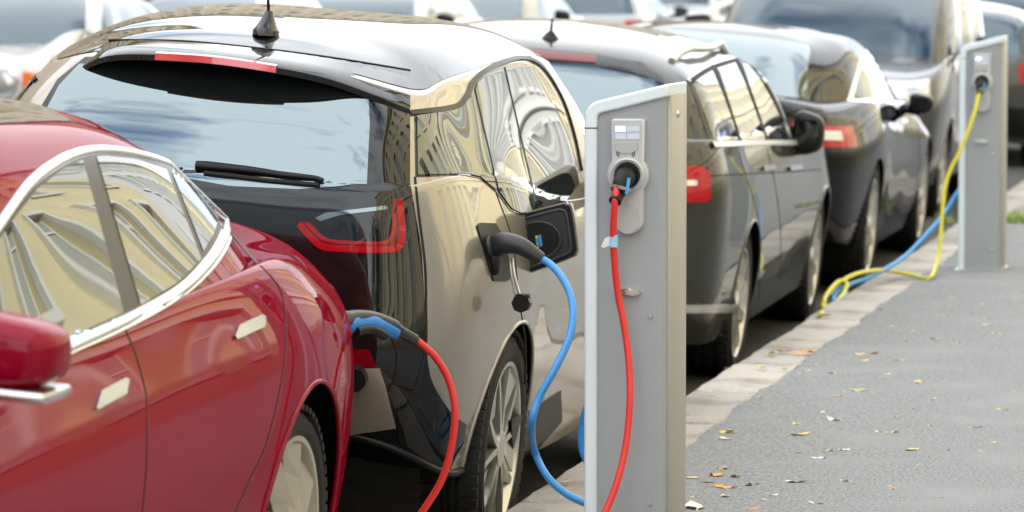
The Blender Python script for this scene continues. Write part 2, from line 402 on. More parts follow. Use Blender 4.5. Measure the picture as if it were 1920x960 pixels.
    def strip(s, name, line, width, mat_, off=0.0015, parent=None, n=8, both=False, sm=True):
        pts = catmull(line, n) if sm and len(line) > 2 else [np.array(line[0]) + (np.array(line[-1]) - np.array(line[0])) * k / 20 for k in range(21)]
        H = [h for h in (s.hit(*p) for p in pts) if h]
        bm = bmesh.new(); prev = None
        for i, (p, nn) in enumerate(H):
            t = (H[min(i + 1, len(H) - 1)][0] - H[max(i - 1, 0)][0])
            if t.length < 1e-6: continue
            sd = t.normalized().cross(nn).normalized() * width / 2
            cur = [bm.verts.new(p + sd - nn * .004), bm.verts.new(p + sd + nn * off), bm.verts.new(p - sd + nn * off), bm.verts.new(p - sd - nn * .004)]
            if prev:
                for k in range(3): bm.faces.new((prev[k], prev[k + 1], cur[k + 1], cur[k]))
            prev = cur
        o = from_bm(name, bm, mat_, parent or s.root, smooth=True, sharp=40)
        if both: s.mirror(o)
        return o
    # -- pieces cut out of the surface by row/column
    def region(s, name, u0, u1, v0, v1, mat_, off=0.003, parent=None, nu=10, nv=14, depth=0.008, inset=None, ur=0):
        U = np.linspace(u0, u1, nu + 1); V = np.linspace(v0, v1, nv + 1); G = s.loft.ev(U, V); a, b = nu + 1, nv + 1
        dv = np.gradient(G, axis=1); du = np.gradient(G, axis=0); nn = np.cross(dv, du); nn /= np.maximum(np.linalg.norm(nn, axis=2, keepdims=True), 1e-9)
        c = G.reshape(-1, 3)[len(G.reshape(-1, 3)) // 2]
        q, nb = s.near(c); mid = nn[a // 2, b // 2]
        if mid @ np.array(nb) < 0: nn = -nn
        top = (G + nn * off).reshape(-1, 3); bot = (G - nn * depth).reshape(-1, 3); nT = len(top); fs = []
        for i in range(nu):
            for j in range(nv): fs.append((i * b + j, i * b + j + 1, (i + 1) * b + j + 1, (i + 1) * b + j))
        ring = [j for j in range(b)] + [i * b + b - 1 for i in range(1, a)] + [(a - 1) * b + j for j in range(b - 2, -1, -1)] + [i * b for i in range(a - 2, 0, -1)]
        idx = {r: k for k, r in enumerate(ring)}
        for k, r in enumerate(ring):
            r2 = ring[(k + 1) % len(ring)]; fs.append((r2, r, nT + k, nT + (k + 1) % len(ring)))
        vs_ = list(top) + [bot[r] for r in ring]
        bm = bmesh.new(); bv = [bm.verts.new(v) for v in vs_]
        for f in fs:
            try: bm.faces.new([bv[k] for k in f])
            except ValueError: pass
        return from_bm(name, bm, mat_, parent or s.root, smooth=True, sharp=45)
# ------------------------------------------------------------------ ground, road, kerb, pavement
KX, AX = -2.283, -2.02                          # kerb face, inner edge of the kerb stones
TILT = 4.5
def road_z(X):
    prof = [(KX, -0.205), (-5.4, -0.205 + 3.117 * math.tan(R_(TILT))), (-8.0, 0.10), (-11.5, 0.06), (-14.2, -0.06)]
    for (a, za), (b, zb) in zip(prof, prof[1:]):
        if X >= b: return za + (zb - za) * (a - X) / (a - b)
    return -0.06
bm = bmesh.new(); box_bm(bm, (0, 250, -0.95), (1600, 1600, 0.1)); tag(from_bm('ground', bm, M['road']), kind='structure')
xs = [KX + 0.05, KX - 0.25, -3.3, -4.4, -5.2, -5.6, -6.4, -8, -9.5, -11.5, -13, -14.25]
vs_, fs = [], []
ysn = list(range(-60, 201, 4))
for y in ysn:
    for x in xs: vs_.append((x, y, road_z(min(x, KX))))
k = len(xs)
for j in range(len(ysn) - 1):
    for i in range(k - 1): fs.append((j * k + i, j * k + i + 1, (j + 1) * k + i + 1, (j + 1) * k + i))
tag(from_data('road', vs_, fs, M['road'], smooth=True), kind='structure')
# pavement with a ragged edge along the kerb
vs_, fs = [], []; n = 0
y = 2.0; edge = []
while y < 60:
    edge.append((AX + 0.010 * math.sin(y * 3.1) + 0.008 * math.sin(y * 9.7 + 1) + random.uniform(-.005, .005), y)); y += 0.06
edge = [(AX, -60)] + edge + [(AX, 200)]
for (x, y) in edge: vs_ += [(x, y, -0.02), (x, y, 0.004), (x + .02, y, 0.006), (5.2, y, 0.03)]
for j in range(len(edge) - 1):
    for i in range(3): fs.append((j * 4 + i, j * 4 + i + 1, (j + 1) * 4 + i + 1, (j + 1) * 4 + i))
tag(from_data('pavement', vs_, fs, M['asphalt']), kind='structure')
tag(box('far_pavement', (-16.9, 70, -0.05), (5.2, 260, 0.3), M['asphalt']), kind='structure')
kerb = empty('kerb', (0, 0, 0), kind='structure')
box('kerb_bed', ((KX + AX) / 2 + .01, 70, -0.26), (AX - KX - 0.03, 260, 0.49), M['earth'], kerb)
stones = []
for q in range(4):
    bm = bmesh.new(); Lq = 1.016
    box_bm(bm, (0, 0, -0.175), (AX - KX, Lq, 0.35), bev=0.018, seg=3)
    bmesh.ops.subdivide_edges(bm, edges=[e for e in bm.edges if abs((e.verts[0].co - e.verts[1].co).y) > .5], cuts=5)
    for v in bm.verts:
        v.co.x += random.uniform(-.006, .006); v.co.z += random.uniform(-.003, .003); v.co.y += random.uniform(-.006, .006)
    me = bpy.data.meshes.new('kerb_stone'); bm.to_mesh(me); bm.free(); me.shade_smooth(); me.set_sharp_from_angle(angle=R_(40)); me.materials.append(M['granite']); stones.append(me)
y = 5.1
while y < 60:
    o = link('kerb_stone', stones[random.randrange(4)], None, kerb); o.location = ((KX + AX) / 2 + random.uniform(-.005, .005), y, random.uniform(-.004, .002) - 0.001)
    o.rotation_euler = (0, random.uniform(-.006, .006), random.choice((0, math.pi))); y += 1.047

# ------------------------------------------------------------------ buildings along both sides
def plaster(name, c):
    c1 = tuple(min(1, v * 1.12) for v in c); return noise_mat(name, c, c1, 1.2, 0.9, 0.1, bscale=30)
def facade(label, X, face, y0, y1, cwall, ctrim, floors, pitch, ww, group=None):
    """face: -1 looks to -X (right-hand side of the street), +1 looks to +X"""
    b = empty('apartment_building', (X, y0, 0), label, 'building', group)
    mw = plaster('plaster', cwall); mt = plaster('trim', ctrim)
    n = int((y1 - y0 - 1.2) / pitch); off = ((y1 - y0) - n * pitch) / 2
    zs, z = [], 0
    for i, (h, sill, wh) in enumerate(floors): zs.append((z + sill, z + sill + wh)); z += h
    H = z + 0.5
    yc = [0]; 
    for k_ in range(n):
        c = off + (k_ + .5) * pitch; yc += [c - ww / 2, c + ww / 2]
    yc.append(y1 - y0); zc = [-.3]
    for a, c in zs: zc += [a, c]
    zc.append(H)
    vs_, fs = [], []
    def quad(p): i = len(vs_); vs_.extend(p); fs.append((i, i + 1, i + 2, i + 3))
    D = -face * 0.24
    for i in range(len(yc) - 1):
        for j in range(len(zc) - 1):
            a, c, e, f = yc[i], yc[i + 1], zc[j], zc[j + 1]
            if i % 2 and j % 2:
                quad([(0, a, e), (D, a, e), (D, a, f), (0, a, f)]); quad([(0, c, e), (0, c, f), (D, c, f), (D, c, e)])
                quad([(0, a, e), (0, c, e), (D, c, e), (D, a, e)]); quad([(0, a, f), (D, a, f), (D, c, f), (0, c, f)])
            else: quad([(0, a, e), (0, c, e), (0, c, f), (0, a, f)])
    Wd = -face * 9.0; Ln = y1 - y0
    quad([(0, 0, -.3), (0, 0, H), (Wd, 0, H), (Wd, 0, -.3)]); quad([(0, Ln, -.3), (Wd, Ln, -.3), (Wd, Ln, H), (0, Ln, H)])
    quad([(0, 0, H), (0, Ln, H), (Wd, Ln, H), (Wd, 0, H)]); quad([(Wd, 0, -.3), (Wd, 0, H), (Wd, Ln, H), (Wd, Ln, -.3)])
    from_data('wall', vs_, fs, mw, b)
    proto = {}
    for a, c in zs:
        wh = c - a; key = round(wh, 2)
        if key not in proto:
            bm = bmesh.new()
            for (cy, cz, sy, sz) in ((0, .04, ww, .08), (0, wh - .04, ww, .08), (-ww / 2 + .04, wh / 2, .08, wh - .16), (ww / 2 - .04, wh / 2, .08, wh - .16), (0, wh / 2, .07, wh - .16), (0, wh * .68, ww - .16, .06)):
                box_bm(bm, (0, cy, cz), (.07 if cy or sz > .09 else .08, sy, sz))
            for (cy, cz, sy, sz) in ((0, wh + .12, ww + .44, .24), (-ww / 2 - .1, wh / 2, .2, wh), (ww / 2 + .1, wh / 2, .2, wh), (0, -.08, ww + .5, .16)):
                box_bm(bm, (-D + face * .03, cy, cz), (.14, sy, sz))
            bmesh.ops.recalc_face_normals(bm, faces=bm.faces[:]); me = bpy.data.meshes.new('window'); bm.to_mesh(me); bm.free(); me.materials.append(mt)
            bm = bmesh.new(); box_bm(bm, (0, 0, wh / 2), (.012, ww - .1, wh - .1)); me2 = bpy.data.meshes.new('pane'); bm.to_mesh(me2); bm.free(); me2.materials.append(M['houseglass'])
            proto[key] = (me, me2)
        me, me2 = proto[key]
        for k_ in range(n):
            o = link('window', me, None, b); o.location = (D * .85, off + (k_ + .5) * pitch, a); p = link('pane', me2, None, o)
    box('cornice', (face * .3, Ln / 2, H - .2), (.6, Ln + .3, .4), mt, b); box('ledge', (face * .12, Ln / 2, floors[0][0] + .05), (.25, Ln - .02, .3), mt, b)
    box('plinth', (face * .06, Ln / 2, .3), (.12, Ln - .02, 1.2), plaster('plinth', tuple(v * .6 for v in cwall)), b)
    return b
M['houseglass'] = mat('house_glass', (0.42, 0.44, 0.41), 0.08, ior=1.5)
F4 = [(4.4, 1.2, 2.3), (3.5, .8, 2.0), (3.5, .8, 2.0), (3.3, .8, 1.7)]
facade('pale yellow plaster apartment building mirrored in the car windows', 5.2, -1, -34, 41, (0.68, 0.59, 0.36), (0.70, 0.69, 0.62), F4, 3.5, 1.5)
facade('pale grey apartment building next to the pale yellow one', 5.35, -1, 41.3, 62, (0.60, 0.61, 0.60), (0.75, 0.75, 0.73), F4, 2.5, 1.2)
facade('cream plaster apartment building past the pale grey one', 5.2, -1, 62.3, 120, (0.74, 0.65, 0.42), (0.76, 0.72, 0.62), F4, 2.8, 1.25)
F3 = [(4.2, 1.0, 2.3), (3.3, .8, 1.9), (3.3, .8, 1.9), (3.2, .8, 1.8)]
facade('tan plaster building across the road behind the parked row', -19.5, 1, -50, 58, (0.42, 0.33, 0.22), (0.55, 0.5, 0.42), F3, 3.2, 1.3)
facade('beige building across the road beyond the tan one', -19.3, 1, 58.02, 150, (0.5, 0.43, 0.32), (0.6, 0.56, 0.5), F3, 3.0, 1.3)
# ------------------------------------------------------------------ wheels
WH = {}
def lathe_bm(bm, prof, seg=56, mi=0):
    rings = [[bm.verts.new((x, r * math.cos(2 * math.pi * k / seg), r * math.sin(2 * math.pi * k / seg))) for k in range(seg)] for x, r in prof]
    for a, b in zip(rings, rings[1:]):
        for k in range(seg): f = bm.faces.new((a[k], a[(k + 1) % seg], b[(k + 1) % seg], b[k])); f.material_index = mi
    return rings
def blade(bm, r0, r1, a0, a1, w0, w1, x0, x1, th, xe=0.0):
    """a spoke from radius r0 to r1; a: angles (deg), w: widths (m), x: outer face, xe: how far one edge leans in"""
    vs_ = []
    for t in (0, .33, .66, 1):
        r = r0 + (r1 - r0) * t; a = R_(a0 + (a1 - a0) * t); w_ = w0 + (w1 - w0) * t; x = x0 + (x1 - x0) * t
        ct = Vector((0, math.cos(a), math.sin(a))) * r; td = Vector((0, -math.sin(a), math.cos(a)))
        vs_.append([bm.verts.new(ct + td * s_ * w_ / 2 + Vector((xx, 0, 0))) for s_, xx in ((-1, x - th), (-1, x), (1, x - xe), (1, x - th - xe))])
    for a, b in zip(vs_, vs_[1:]):
        for k in range(4): bm.faces.new((a[k], a[(k + 1) % 4], b[(k + 1) % 4], b[k]))
    bm.faces.new(vs_[0][::-1]); bm.faces.new(vs_[-1])
def make_wheel(kind, R, rr, w):
    """meshes for (tyre, rim, spokes); +x is the outer side, outer sidewall at x = 0"""
    if (kind, R) in WH: return WH[(kind, R)]
    bm = bmesh.new(); sh = R - rr
    lathe_bm(bm, [(-w, rr), (-w - .006, rr + sh * .5), (-w + .012, R - .02), (-w + .03, R - .004), (-w + .055, R), (-w + .056, R - .009), (-w + .066, R - .009), (-w + .067, R), (-w / 2 - .006, R + .001), (-w / 2 - .005, R - .009), (-w / 2 + .005, R - .009), (-w / 2 + .006, R + .001),
                  (-.067, R), (-.066, R - .009), (-.056, R - .009), (-.055, R), (-.03, R - .004), (-.012, R - .018), (.0, R - .04), (.005, rr + sh * .55), (.001, rr + sh * .3), (.004, rr + sh * .26), (-.002, rr + .008), (-.008, rr)], 72)
    for k in range(60):                                    # tread blocks on the shoulders
        a = 2 * math.pi * k / 60
        for sx in (-.025, -w + .025):
            rot = Matrix.Rotation(a, 3, 'X'); c = rot @ Vector((0, 0, R - .006))
            box_bm(bm, (sx, c.y, c.z), (.05, .024, .013), rot)
    bmesh.ops.recalc_face_normals(bm, faces=bm.faces[:])
    t = bpy.data.meshes.new('tyre'); bm.to_mesh(t); bm.free(); t.shade_smooth(); t.set_sharp_from_angle(angle=R_(35)); t.materials.append(M['rubber'])
    bm = bmesh.new()
    lathe_bm(bm, [(-w + .01, rr), (-w + .01, rr - .02), (-.09, rr - .03), (-.03, rr - .022)], 64, 1)
    lathe_bm(bm, [(-.03, rr - .022), (-.012, rr - .014), (-.002, rr - .008), (-.001, rr + .004), (-.008, rr + .004)], 64)
    r_ = lathe_bm(bm, [(-.10, rr - .025), (-.11, .09), (-.10, .001)], 40, 1)
    bmesh.ops.recalc_face_normals(bm, faces=bm.faces[:])
    rm = bpy.data.meshes.new('rim'); bm.to_mesh(rm); bm.free(); rm.shade_smooth(); rm.set_sharp_from_angle(angle=R_(40))
    rm.materials.append(M['bronze_alloy'] if kind == 'turbine' else M['alloy']); rm.materials.append(M['liner'])
    bm = bmesh.new(); r1 = rr - .016
    if kind == 'turbine':
        for k in range(9): a = k * 40 + 8; blade(bm, .05, r1, a - 22, a + 10, .040, .100, -.008, -.006, .012, .020)
    elif kind == 'vee':
        for k in range(5):
            a = k * 72 + 18
            blade(bm, .03, r1, a - 9, a - 20, .022, .018, -.006, -.006, .03); blade(bm, .03, r1, a + 9, a + 16, .022, .018, -.006, -.006, .03)
            blade(bm, r1 * .55, r1, a + 36, a + 38, .03, .13, -.016, -.008, .02, .01)
    else:
        for k in range(10): a = k * 36 + 7; blade(bm, .05, r1, a - 4, a + 4, .045, .04, -.012, -.006, .03)
    cyl_bm(bm, (-.05, 0, 0), (-.004, 0, 0), .06, .052, 32)
    bmesh.ops.recalc_face_normals(bm, faces=bm.faces[:])
    sp = bpy.data.meshes.new('spokes'); bm.to_mesh(sp); bm.free(); sp.materials.append(M['bronze_alloy'] if kind == 'turbine' else M['alloy'])
    WH[(kind, R)] = (t, rm, sp); return WH[(kind, R)]
def wheels(car, kind, R, rr, w, xo, ys, spin=0, sides=(1, -1)):
    t, rm, sp = make_wheel(kind, R, rr, w)
    for y in ys:
        for sd in sides:
            e = link('wheel', t, None, car.root); e.location = (sd * xo, y, R); e.rotation_euler = (R_(spin) if sd > 0 else R_(-spin), 0, 0 if sd > 0 else math.pi)
            link('rim', rm, None, e); link('spokes', sp, None, e)

# ------------------------------------------------------------------ body shapes
def arr(*a): return np.array(a, float)
def rows_i3():
    r = []
    def row(x, y, z): r.append((arr(*x), arr(*y), arr(*z) if hasattr(z, '__len__') else np.full(14, z)))
    yl = (-.66, -.655, -.62, -.53, -.36, 0, .5, 1.1, 1.7, 2.4, 2.95, 3.15, 3.25, 3.28)
    row([0] * 14, (-.3, -.3, -.3, -.25, -.2, 0, .5, 1.1, 1.7, 2.2, 2.6, 2.7, 2.75, 2.8), (.44, .44, .40, .345, .33, .31, .28, .25, .25, .25, .25, .25, .25, .25))
    row((0, .36, .63, .72, .758, .775, .775, .775, .775, .775, .72, .58, .33, 0), yl, (.45, .45, .40, .345, .33, .31, .27, .25, .25, .25, .25, .25, .25, .25))
    row((0, .37, .65, .745, .79, .815, .795, .785, .79, .815, .76, .62, .36, 0), (-.72, -.712, -.67, -.57, -.38, 0, .5, 1.1, 1.7, 2.5, 3.0, 3.2, 3.29, 3.31), (.62, .62, .62, .62, .6, .55, .5, .5, .5, .55, .55, .55, .55, .55))
    row((0, .37, .64, .735, .78, .815, .805, .80, .80, .815, .75, .6, .35, 0), (-.70, -.692, -.65, -.55, -.36, 0, .5, 1.1, 1.7, 2.5, 2.98, 3.17, 3.26, 3.28), (.86, .86, .86, .87, .88, .88, .82, .78, .78, .8, .78, .76, .76, .76))
    row((0, .36, .60, .675, .71, .755, .76, .755, .755, .74, .64, .5, .3, 0), (-.67, -.662, -.62, -.515, -.32, 0, .5, 1.1, 1.7, 2.3, 2.75, 2.95, 3.05, 3.08), (1.10, 1.10, 1.11, 1.13, 1.135, 1.12, 1.05, .99, .98, .97, .94, .92, .91, .91))
    row((0, .35, .585, .66, .695, .735, .742, .742, .738, .712, .63, .5, .3, 0), (-.655, -.647, -.605, -.50, -.31, 0, .5, 1.1, 1.7, 2.12, 2.3, 2.4, 2.45, 2.47), (1.115, 1.115, 1.125, 1.145, 1.15, 1.135, 1.065, 1.01, 1.0, 1.0, 1.01, 1.02, 1.03, 1.03))
    row((0, .33, .535, .60, .628, .66, .676, .682, .676, .645, .56, .43, .26, 0), (-.585, -.577, -.535, -.43, -.27, 0, .5, 1.05, 1.5, 1.83, 1.97, 2.07, 2.12, 2.14), (1.27, 1.27, 1.265, 1.265, 1.265, 1.26, 1.25, 1.24, 1.24, 1.24, 1.24, 1.25, 1.255, 1.255))
    row((0, .31, .465, .54, .57, .59, .60, .603, .594, .565, .49, .38, .23, 0), (-.47, -.46, -.42, -.33, -.20, .05, .5, 1.0, 1.35, 1.5, 1.57, 1.62, 1.65, 1.66), (1.425, 1.42, 1.39, 1.37, 1.385, 1.41, 1.435, 1.445, 1.435, 1.41, 1.41, 1.42, 1.43, 1.43))
    row((0, .22, .345, .395, .42, .44, .44, .44, .42, .39, .33, .26, .15, 0), (-.25, -.24, -.2, -.12, -.03, .17, .5, .9, 1.15, 1.25, 1.3, 1.33, 1.35, 1.36), (1.478, 1.476, 1.468, 1.468, 1.48, 1.503, 1.523, 1.532, 1.525, 1.51, 1.503, 1.5, 1.5, 1.5))
    row([0] * 14, (-.1, -.09, -.06, 0, .08, .25, .5, .78, .93, 1.0, 1.03, 1.05, 1.06, 1.07), (1.502, 1.503, 1.508, 1.516, 1.525, 1.54, 1.552, 1.558, 1.555, 1.551, 1.548, 1.546, 1.545, 1.545))
    return r
def rows_sedan():
    r = []
    def row(x, y, z): r.append((arr(*x), arr(*y), arr(*z) if hasattr(z, '__len__') else np.full(14, z)))
    row([0] * 14, (-.4, -.4, -.4, -.35, -.25, 0, .7, 1.3, 2, 2.8, 3.2, 3.3, 3.35, 3.4), .2)
    row((0, .4, .7, .84, .895, .925, .915, .915, .915, .925, .87, .7, .4, 0), (-.92, -.9, -.82, -.70, -.5, 0, .7, 1.3, 2.0, 2.96, 3.5, 3.72, 3.82, 3.85), (.30, .30, .30, .29, .27, .22, .20, .20, .2, .2, .2, .2, .2, .2))
    row((0, .42, .72, .86, .925, .967, .962, .958, .958, .972, .9, .74, .42, 0), (-1.0, -.98, -.9, -.74, -.5, 0, .7, 1.3, 2.0, 2.96, 3.55, 3.78, 3.88, 3.92), .53)
    row((0, .41, .715, .85, .915, .965, .955, .95, .95, .96, .88, .7, .4, 0), (-1.02, -1.0, -.91, -.74, -.5, 0, .7, 1.3, 2, 2.96, 3.5, 3.72, 3.83, 3.87), (.8, .8, .8, .8, .8, .8, .79, .77, .76, .75, .7, .68, .66, .66))
    row((0, .39, .665, .785, .855, .915, .91, .905, .90, .87, .75, .6, .35, 0), (-1.0, -.97, -.87, -.69, -.45, 0, .7, 1.3, 2, 2.9, 3.35, 3.55, 3.65, 3.68), (.985, .975, .955, .945, .95, .96, .945, .92, .91, .88, .82, .78, .76, .76))
    row((0, .32, .52, .62, .71, .82, .865, .865, .85, .80, .72, .55, .3, 0), (-.62, -.60, -.52, -.36, -.15, .12, .7, 1.3, 1.95, 2.3, 2.42, 2.5, 2.55, 2.57), (1.04, 1.04, 1.032, 1.03, 1.03, 1.025, .995, .97, .96, .96, .98, .99, 1.0, 1.0))
    row((0, .30, .47, .565, .645, .725, .765, .765, .75, .70, .62, .48, .27, 0), (-.28, -.26, -.18, -.06, .07, .27, .7, 1.25, 1.7, 1.95, 2.05, 2.12, 2.17, 2.19), (1.22, 1.22, 1.21, 1.20, 1.195, 1.19, 1.175, 1.165, 1.165, 1.17, 1.18, 1.19, 1.2, 1.2))
    row((0, .28, .43, .51, .565, .615, .635, .63, .615, .58, .52, .4, .23, 0), (.1, .12, .18, .28, .4, .55, .8, 1.15, 1.4, 1.55, 1.62, 1.68, 1.72, 1.74), (1.35, 1.345, 1.33, 1.315, 1.315, 1.325, 1.335, 1.34, 1.34, 1.33, 1.34, 1.36, 1.37, 1.37))
    row((0, .20, .30, .36, .40, .43, .44, .44, .42, .39, .34, .26, .15, 0), (.4, .41, .45, .52, .6, .72, .88, 1.05, 1.2, 1.28, 1.32, 1.36, 1.38, 1.39), (1.383, 1.381, 1.374, 1.367, 1.366, 1.37, 1.374, 1.376, 1.374, 1.372, 1.374, 1.38, 1.384, 1.385))
    row([0] * 14, (.62, .63, .65, .69, .74, .81, .9, .98, 1.04, 1.07, 1.09, 1.1, 1.11, 1.12), 1.395)
    return r
XC = arr(0, .46, .80, .945, .985, 1, 1, 1, 1, .985, .93, .78, .45, 0)
def plan(w_, yr, yf, kr, kf, z, zf=None):
    y = np.zeros(14); y[:5] = yr + kr * arr(0, .03, .17, .48, 1.0); y[9:] = yf - kf * arr(1.0, .5, .18, .03, 0)
    for i in range(5, 9): y[i] = y[4] + (y[9] - y[4]) * (i - 4) / 5
    zz = np.full(14, z, float)
    if zf is not None: zz = z + (zf - z) * np.clip((y - yr) / (yf - yr), 0, 1)
    return XC * w_, y, zz
def rows_gen(hw, yr, yf, zb, zs_r, zs_f, zh, gr, gf, tr, tf, zr, wr, wg=None, k=.45, tk=.3, crown=.06):
    """generic car: half width, rear/front ends, sill height, shoulder heights, hood-edge height, glass-base ends, roof-edge ends, roof height/half width"""
    wg = wg or hw * .92; r = []
    b = plan(hw * .95, yr + .06, yf - .05, k, k, zb); r.append((np.zeros(14), np.clip(b[1], yr + .5, yf - .5), b[2]))
    r.append(b); r.append(plan(hw, yr, yf, k, k, (zb + zs_r) * .45 + .06)); r.append(plan(hw * .995, yr, yf - .03, k, k, zs_r * .8, zh * .85))
    x, y, z = plan(wg + .025, yr + .05, yf - .22, k * .9, k, zs_r, zs_f); z[10:] = [zs_f * .5 + zh * .5, zh, zh, zh]; r.append((x, y, z))
    x, y, z = plan(wg, gr, gf, tk, tk, zs_r + .015, zs_f + .015); r.append((x, y, z))
    x, y, z = plan((wg + wr) / 2 + .02, (gr + tr) / 2 - .03, (gf + tf) / 2 + .04, tk, tk, (zs_r + zr) / 2 + .02); r.append((x, y, z))
    x, y, z = plan(wr, tr, tf, tk, tk, zr - .035); z -= .025 * (XC ** 4); r.append((x, y, z))
    m = (tr + tf) / 2; x, y, z = plan(wr * .68, tr * .6 + m * .4, tf * .6 + m * .4, tk, tk, zr + crown * .45); r.append((x, y, z))
    ly = np.linspace(tr * .35 + m * .65, tf * .35 + m * .65, 14); r.append((np.zeros(14), ly, np.full(14, zr + crown)))
    return r
L_I3 = Loft(rows_i3(), (1, 5, 7)); L_SED = Loft(rows_sedan())
L_WAG = Loft(rows_gen(.915, -1.07, 3.60, .22, 1.012, .918, .78, -.88, 2.25, -.52, 1.35, 1.42, .60, wg=.84, k=.42))
L_VAN = Loft(rows_gen(.95, -.95, 3.75, .25, 1.12, 1.08, 1.0, -.88, 2.75, -.7, 1.75, 1.80, .70, wg=.88, k=.35, tk=.25))
L_OLD = Loft(rows_gen(.89, -1.25, 3.55, .30, .93, .93, .88, -.35, 1.95, .05, 1.35, 1.38, .58, wg=.80, k=.22, tk=.16, crown=.04))
L_HATCH = Loft(rows_gen(.88, -.75, 3.3, .22, .98, .95, .8, -.62, 2.2, -.3, 1.3, 1.42, .58, wg=.80, k=.45))
def generic_glass(c, side=(4.3, 6.0, 7.6, 9.1), rear=2.6, front=10.6, m=None):
    m = m or M['glass2']
    c.region('rear_window', 5.1, 6.92, -rear, rear, m, off=.002); c.region('windscreen', 5.08, 6.95, front, 26 - front, m, off=.002)
    for a, b in zip(side, side[1:]):
        c.region('side_window', 5.1, 6.85, a + .05, b - .05, m, off=.002); c.region('side_window', 5.1, 6.85, 26 - b + .05, 26 - a - .05, m, off=.002)
def generic_lights(c, tail=True, head=True):
    if tail:
        for a, b in ((1.7, 3.3), (22.7, 24.3)): c.region('tail_light', 3.0, 3.75, a, b, M['redlens'], off=.004)
    if head:
        for a, b in ((10.2, 11.7), (14.3, 15.8)): c.region('headlight', 2.9, 3.8, a, b, M['clearlens'], off=.004)
def mirror_mesh(name, c, ctr, size, mt, foot_to, mtf, lean=0):
    """door mirror: a rounded tapering housing on a stalk, plus its glass"""
    bm = bmesh.new(); bmesh.ops.create_uvsphere(bm, u_segments=28, v_segments=18, radius=1)
    for v in bm.verts:
        p = v.co; q = Vector([math.copysign(abs(t) ** .55, t) for t in p])
        tp = 1 - .18 * q.x * (1 if ctr[0] > 0 else -1)
        v.co = Vector((q.x * size[0] / 2, q.y * size[1] / 2 * (1 if q.y < 0 else .9), q.z * size[2] / 2 * tp)) + Vector(ctr)
    o = from_bm(name, bm, mt, c.root, smooth=True, sharp=60)
    tube('mirror_foot', [Vector(ctr) + Vector((0, 0, -size[2] * .35)), (Vector(ctr) * .5 + Vector(foot_to) * .5) + Vector((0, 0, -size[2] * .2)), foot_to], [.035, .03, .03], mtf, o, 10)
    g = bmesh.new(); bmesh.ops.create_circle(g, cap_ends=True, segments=24, radius=1)
    for v in g.verts:
        a = v.co.copy(); v.co = Vector((math.copysign(abs(a.x) ** .6, a.x) * size[0] * .37, -size[1] * .5 - .002, math.copysign(abs(a.y) ** .6, a.y) * size[2] * .35)) + Vector(ctr)
    gl = from_bm('mirror_glass', g, M['blackgloss'], o)
    return o
# ------------------------------------------------------------------ the cars
def place(name, loft, X, Y, yaw, label, tilt=TILT, dz=0, cat='car', group=None, res=(7, 8)):
    return Car(name, loft, (X, Y, road_z(X) + dz), (0, 0, 0), yaw, tilt, label, cat, group, res)

# red sedan, nose towards us
red = place('parked_car', L_SED, -3.30, 8.547, 180, 'glossy red sedan with chrome window trim plugged into a red charging cable', dz=.02, res=(11, 14))
c = red
DLO = [(-175, 806), (-60, 752), (60, 698), (135, 663), (250, 610), (340, 558), (395, 508), (425, 464), (433, 438), (430, 414), (406, 372), (344, 324), (290, 296), (240, 281), (186, 275), (140, 281), (98, 299), (48, 337), (0, 404), (-60, 500), (-120, 620), (-165, 750)]
DLI = [(-140, 768), (-50, 722), (60, 668), (135, 634), (250, 581), (330, 535), (380, 484), (405, 445), (414, 412), (400, 378), (365, 341), (309, 312), (250, 297), (192, 291), (150, 298), (110, 316), (60, 353), (10, 416), (-50, 505), (-105, 620), (-140, 720)]
c.patch('window_trim', DLO, M['trim'], off=.005, smooth=5, both=True, step=9)
c.patch('window_surround', DLI, M['pillar'], off=.0065, smooth=5, both=True, step=9)
for pl in ([(-128, 758), (-50, 718), (60, 664), (135, 630), (226, 588), (150, 304), (112, 321), (63, 358), (13, 421), (-48, 509), (-100, 622)],
           [(258, 574), (328, 531), (372, 488), (307, 321), (250, 302), (194, 296), (176, 297)],
           [(376, 473), (396, 440), (404, 412), (391, 384), (358, 351), (319, 329)]):
    c.patch('side_window', pl, M['sideglass'], off=.008, both=True, step=9)
for pl in ([(437, 630), (445, 610), (488, 590), (495, 595), (493, 613), (441, 637)], [(176, 767), (186, 733), (231, 709), (238, 712), (233, 739), (181, 768)]):
    c.patch('door_handle', pl, M['handle'], off=.006, both=True, step=5, depth=.01)
c.strip('door_gap', [(436, 440), (470, 480), (520, 533), (534, 580), (536, 630), (534, 674), (520, 754), (497, 838), (469, 899), (440, 960), (380, 1060)], .006, M['seam_red'], both=True)
c.strip('door_gap', [(236, 615), (239, 627), (255, 665), (274, 740), (276, 800), (274, 885), (267, 960), (255, 1060)], .006, M['seam_red'], both=True)
c.arch_lip(0, .35, .412, M['red'], .007); c.arch_lip(2.96, .35, .412, M['red'], .007)
mid = catmull([((a[0] + b[0]) / 2, (a[1] + b[1]) / 2) for a, b in zip(catmull(DLO, 6, True)[::2], [min(DLI5, key=lambda q: (q[0] - a[0]) ** 2 + (q[1] - a[1]) ** 2) for DLI5 in [catmull(DLI, 12, True)] for a in catmull(DLO, 6, True)[::2]])], 3, True)
for sd in (1, -1):
    pts = [h[0] + h[1] * .003 for h in (c.hit(*q) for q in mid) if h]; pts = [Vector((p.x * sd, p.y, p.z)) for p in pts]; tube('window_bead', pts + pts[:1], .0105, M['trim'], c.root, 10)
c.body(M['red'], [(0, .35), (2.96, .35)], .41)
wheels(c, 'turbine', .352, .275, .245, .93, (0, 2.96), spin=14)
c.region('roof_panel', 7.45, 9, 0, 26, M['blackgloss'], off=.002, nu=10, nv=130)
